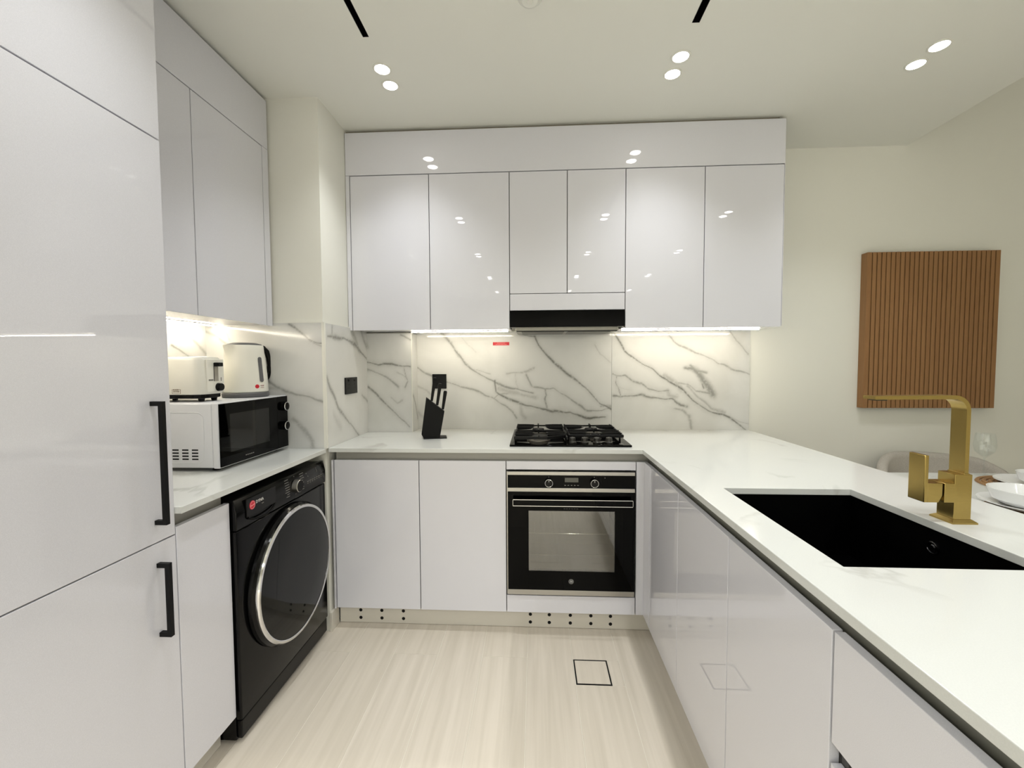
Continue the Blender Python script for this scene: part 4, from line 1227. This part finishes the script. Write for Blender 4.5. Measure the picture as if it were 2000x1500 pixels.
# ------------------------------------------------------------------ knife block and knives
KB = mat('block_black', (10, 10, 10), 0.4, spec=0.15)
kb_ = thing('knife_block', (-0.55, 2.29, ZW), 'black slanted knife block with a thin foot plate', 'knife block')
ka = math.radians(14)
kc = (-0.55, 2.29, ZW)
MB().box(-0.603, -0.480, 2.252, 2.335, ZW, ZW + 0.005, 0.001, 1).rotz(ka, kc).build('foot_plate', KB, kb_)
yk0, yk1 = 2.262, 2.322
MB().prism([(-0.604, yk0, ZW + 0.0052), (-0.517, yk0, ZW + 0.0052), (-0.491, yk0, 1.046), (-0.587, yk0, 1.122), (-0.614, yk0, 0.925)], (0, yk1 - yk0, 0), 0.0012).rotz(ka, kc).build('block', KB, kb_)
for i, (xa, xb, zt) in enumerate(((-0.566, -0.550, 1.228), (-0.537, -0.522, 1.196), (-0.507, -0.494, 1.156))):
    dx, dzv = 0.022, 0.13
    zb_ = 1.122 - (xa + 0.587) / 0.096 * 0.076 - 0.004
    y = 2.292
    kn = thing('knife', (xa, y, zb_), ['tallest black-handled knife at the left of the block', 'middle black-handled knife in the block', 'shortest black-handled knife at the right of the block'][i], 'knife', 'knives in the block')
    L = zt - zb_
    dirv = Vector((0.155, 0, 1)).normalized()
    per = Vector((1, 0, -0.155)).normalized()
    def bar(mb, s0, s1, w0, w1, ty):
        p0 = Vector((xa + 0.008, y, zb_)) + dirv * s0
        p1 = Vector((xa + 0.008, y, zb_)) + dirv * s1
        loft(mb, [[tuple(p + per * (sx * w) + Vector((0, sy * ty, 0))) for sx, sy in ((-1, -1), (1, -1), (1, 1), (-1, 1))] for p, w in ((p0, w0), (p1, w1))])
        return mb
    hh = MB()
    bar(hh, 0.0, L * 0.25, 0.0065, 0.0075, 0.008)
    bar(hh, L * 0.25, L * 0.93, 0.0075, 0.0098, 0.008)
    bar(hh, L * 0.93, L * 1.0, 0.0098, 0.0075, 0.0075)
    hh.rotz(ka, kc).build('handle', KB, kn)
    cc = MB(); bar(cc, L * 0.985, L * 1.006, 0.0072, 0.0066, 0.0066)
    cc.rotz(ka, kc).build('end_cap', GREYP, kn)

# ------------------------------------------------------------------ slatted wall panel
ws = thing('slat_panel', (2.25, 2.59, 1.036), 'square brown wooden slatted panel hung on the dining wall', 'wall panel')
PX0, PX1, PZ0, PZ1 = 1.893, 2.606, 1.036, 1.924
MB().box(PX0, PX1, 2.582, YB + 0.0085, PZ0, PZ1).build('backing_board', SLATB, ws, smooth=0)
NS = 28
pw = (PX1 - PX0) / NS
sm_ = None
for i in range(NS):
    mb = MB().box(PX0 + i * pw + (0.0 if i == 0 else 0.0025), PX0 + (i + 1) * pw - (0.0 if i == NS - 1 else 0.0025), 2.567, 2.582, PZ0, PZ1, 0.001, 1)
    mb.build('slat', SLAT, ws)
for x in (PX0 - 0.001, PX1):
    MB().box(x, x + 0.001, 2.568, YB + 0.0085, PZ0, PZ1).build('side_edge', SLAT, ws, smooth=0)

# ------------------------------------------------------------------ dining chair, table and tableware
TBZ = 0.752
tb = thing('dining_table', (2.05, 1.65, 0.0), 'white marble-topped dining table behind the peninsula', 'table')
MB().box(1.345, 2.75, 1.08, 2.205, TBZ - 0.025, TBZ, 0.003).build('table_top', QUARTZ, tb)
for x in (1.44, 2.65):
    for y in (1.18, 2.10):
        MB().cyl((x, y, 0.0), (x, y, TBZ - 0.025), 0.018, 0.026, n=16).build('leg', BLKM, tb)
chx, chy, cha = 2.115, 2.285, math.radians(22)
chr_ = thing('dining_chair', (chx, chy, 0.0), 'beige upholstered barrel-back dining chair at the far side of the table', 'chair')
def shell_pts(t, r, z):
    return (chx + r * math.sin(t + cha) , chy + r * math.cos(t + cha), z)
bk = MB()
loops = []
T0 = math.radians(112)
N = 30
for i in range(N + 1):
    t = -T0 + 2 * T0 * i / N
    e = abs(t) / T0
    top = 0.792 - 0.17 * max(0, (e - 0.35) / 0.65) ** 1.6
    ri, ro = 0.232, 0.283
    rm = (ri + ro) / 2
    loops.append([shell_pts(t, ro - 0.03, 0.44), shell_pts(t, ro, top - 0.03), shell_pts(t, ro - 0.006, top - 0.010), shell_pts(t, rm, top), shell_pts(t, ri + 0.006, top - 0.010), shell_pts(t, ri, top - 0.03), shell_pts(t, ri - 0.012, 0.44)])
loft(bk, loops).build('backrest', FAB, chr_, smooth=60)
st = MB().lathe([(0, 0.40), (0.215, 0.40), (0.228, 0.415), (0.228, 0.455), (0.205, 0.475), (0, 0.485)], (chx, chy, 0), n=40)
st.build('seat', FAB, chr_)
for a in (45, 135, 225, 315):
    a = math.radians(a) + cha
    MB().cyl((chx + 0.20 * math.cos(a), chy + 0.20 * math.sin(a), 0.0), (chx + 0.15 * math.cos(a), chy + 0.15 * math.sin(a), 0.405), 0.010, 0.016, n=12).build('leg', BLKM, chr_)
def plate(x, y, z, r, label, name='dinner_plate'):
    return tag(MB().lathe([(0, 0.003), (r * 0.60, 0.003), (r * 0.64, 0.0), (r * 0.68, 0.003), (r, 0.018), (r * 1.0, 0.0205), (r * 0.66, 0.0075), (0, 0.0070)], (x, y, z), n=64).build(name, PORC), label, 'plate', 'plates on the dining table')
def bowl(x, y, z, r, h, label):
    return tag(MB().lathe([(0, 0.004), (r * 0.60, 0.004), (r * 0.64, 0.0), (r * 0.70, 0.003), (r * 0.89, h * 0.32), (r * 0.98, h * 0.85), (r, h), (r * 0.965, h), (r * 0.94, h * 0.85), (r * 0.84, h * 0.36), (r * 0.60, 0.010), (0, 0.009)], (x, y, z), n=64).build('bowl', PORC), label, 'bowl', 'bowls on the dining table')
def mat_round(x, y, r, label):
    t = thing('placemat', (x, y, TBZ), label, 'placemat', 'round woven placemats')
    for i in range(9):
        rr = r * (i + 0.7) / 9.2
        MB().lathe([(rr - 0.0088, 0.001), (rr - 0.006, 0.007), (rr, 0.010), (rr + 0.006, 0.007), (rr + 0.0088, 0.001), (rr - 0.0088, 0.001)], (x, y, TBZ), n=56).build('woven_ring', WICK, t)
AX, AY = 1.800, 1.635
mat_round(AX, AY, 0.115, 'round brown woven placemat under the nearer plate')
plate(AX, AY, TBZ + 0.0125, 0.135, 'white dinner plate under the larger bowl')
bowl(AX, AY, TBZ + 0.0215, 0.110, 0.056, 'larger white deep bowl on the nearer dinner plate')
BX, BY = 2.165, 1.945
mat_round(BX, BY, 0.185, 'round brown woven placemat under the farther plate')
plate(BX - 0.005, BY - 0.035, TBZ + 0.0125, 0.150, 'white dinner plate under the smaller bowl')
bowl(BX - 0.005, BY - 0.035, TBZ + 0.0215, 0.085, 0.050, 'smaller white bowl on the farther dinner plate')
gx, gy = 2.16, 2.16
tag(MB().lathe([(0, 0.002), (0.034, 0.002), (0.034, 0.0035), (0.006, 0.006), (0.0038, 0.02), (0.0038, 0.085), (0.010, 0.092), (0.034, 0.115), (0.041, 0.145), (0.037, 0.185), (0.033, 0.205), (0.0318, 0.205), (0.0355, 0.185), (0.0395, 0.145), (0.033, 0.117), (0.008, 0.096), (0, 0.094)], (gx, gy, TBZ - 0.0015), n=40).build('wine_glass', WINEGL), 'clear stemmed wine glass beside the plates', 'glass')

for o in ROOTS:
    if '_o' in o:
        del o['_o']
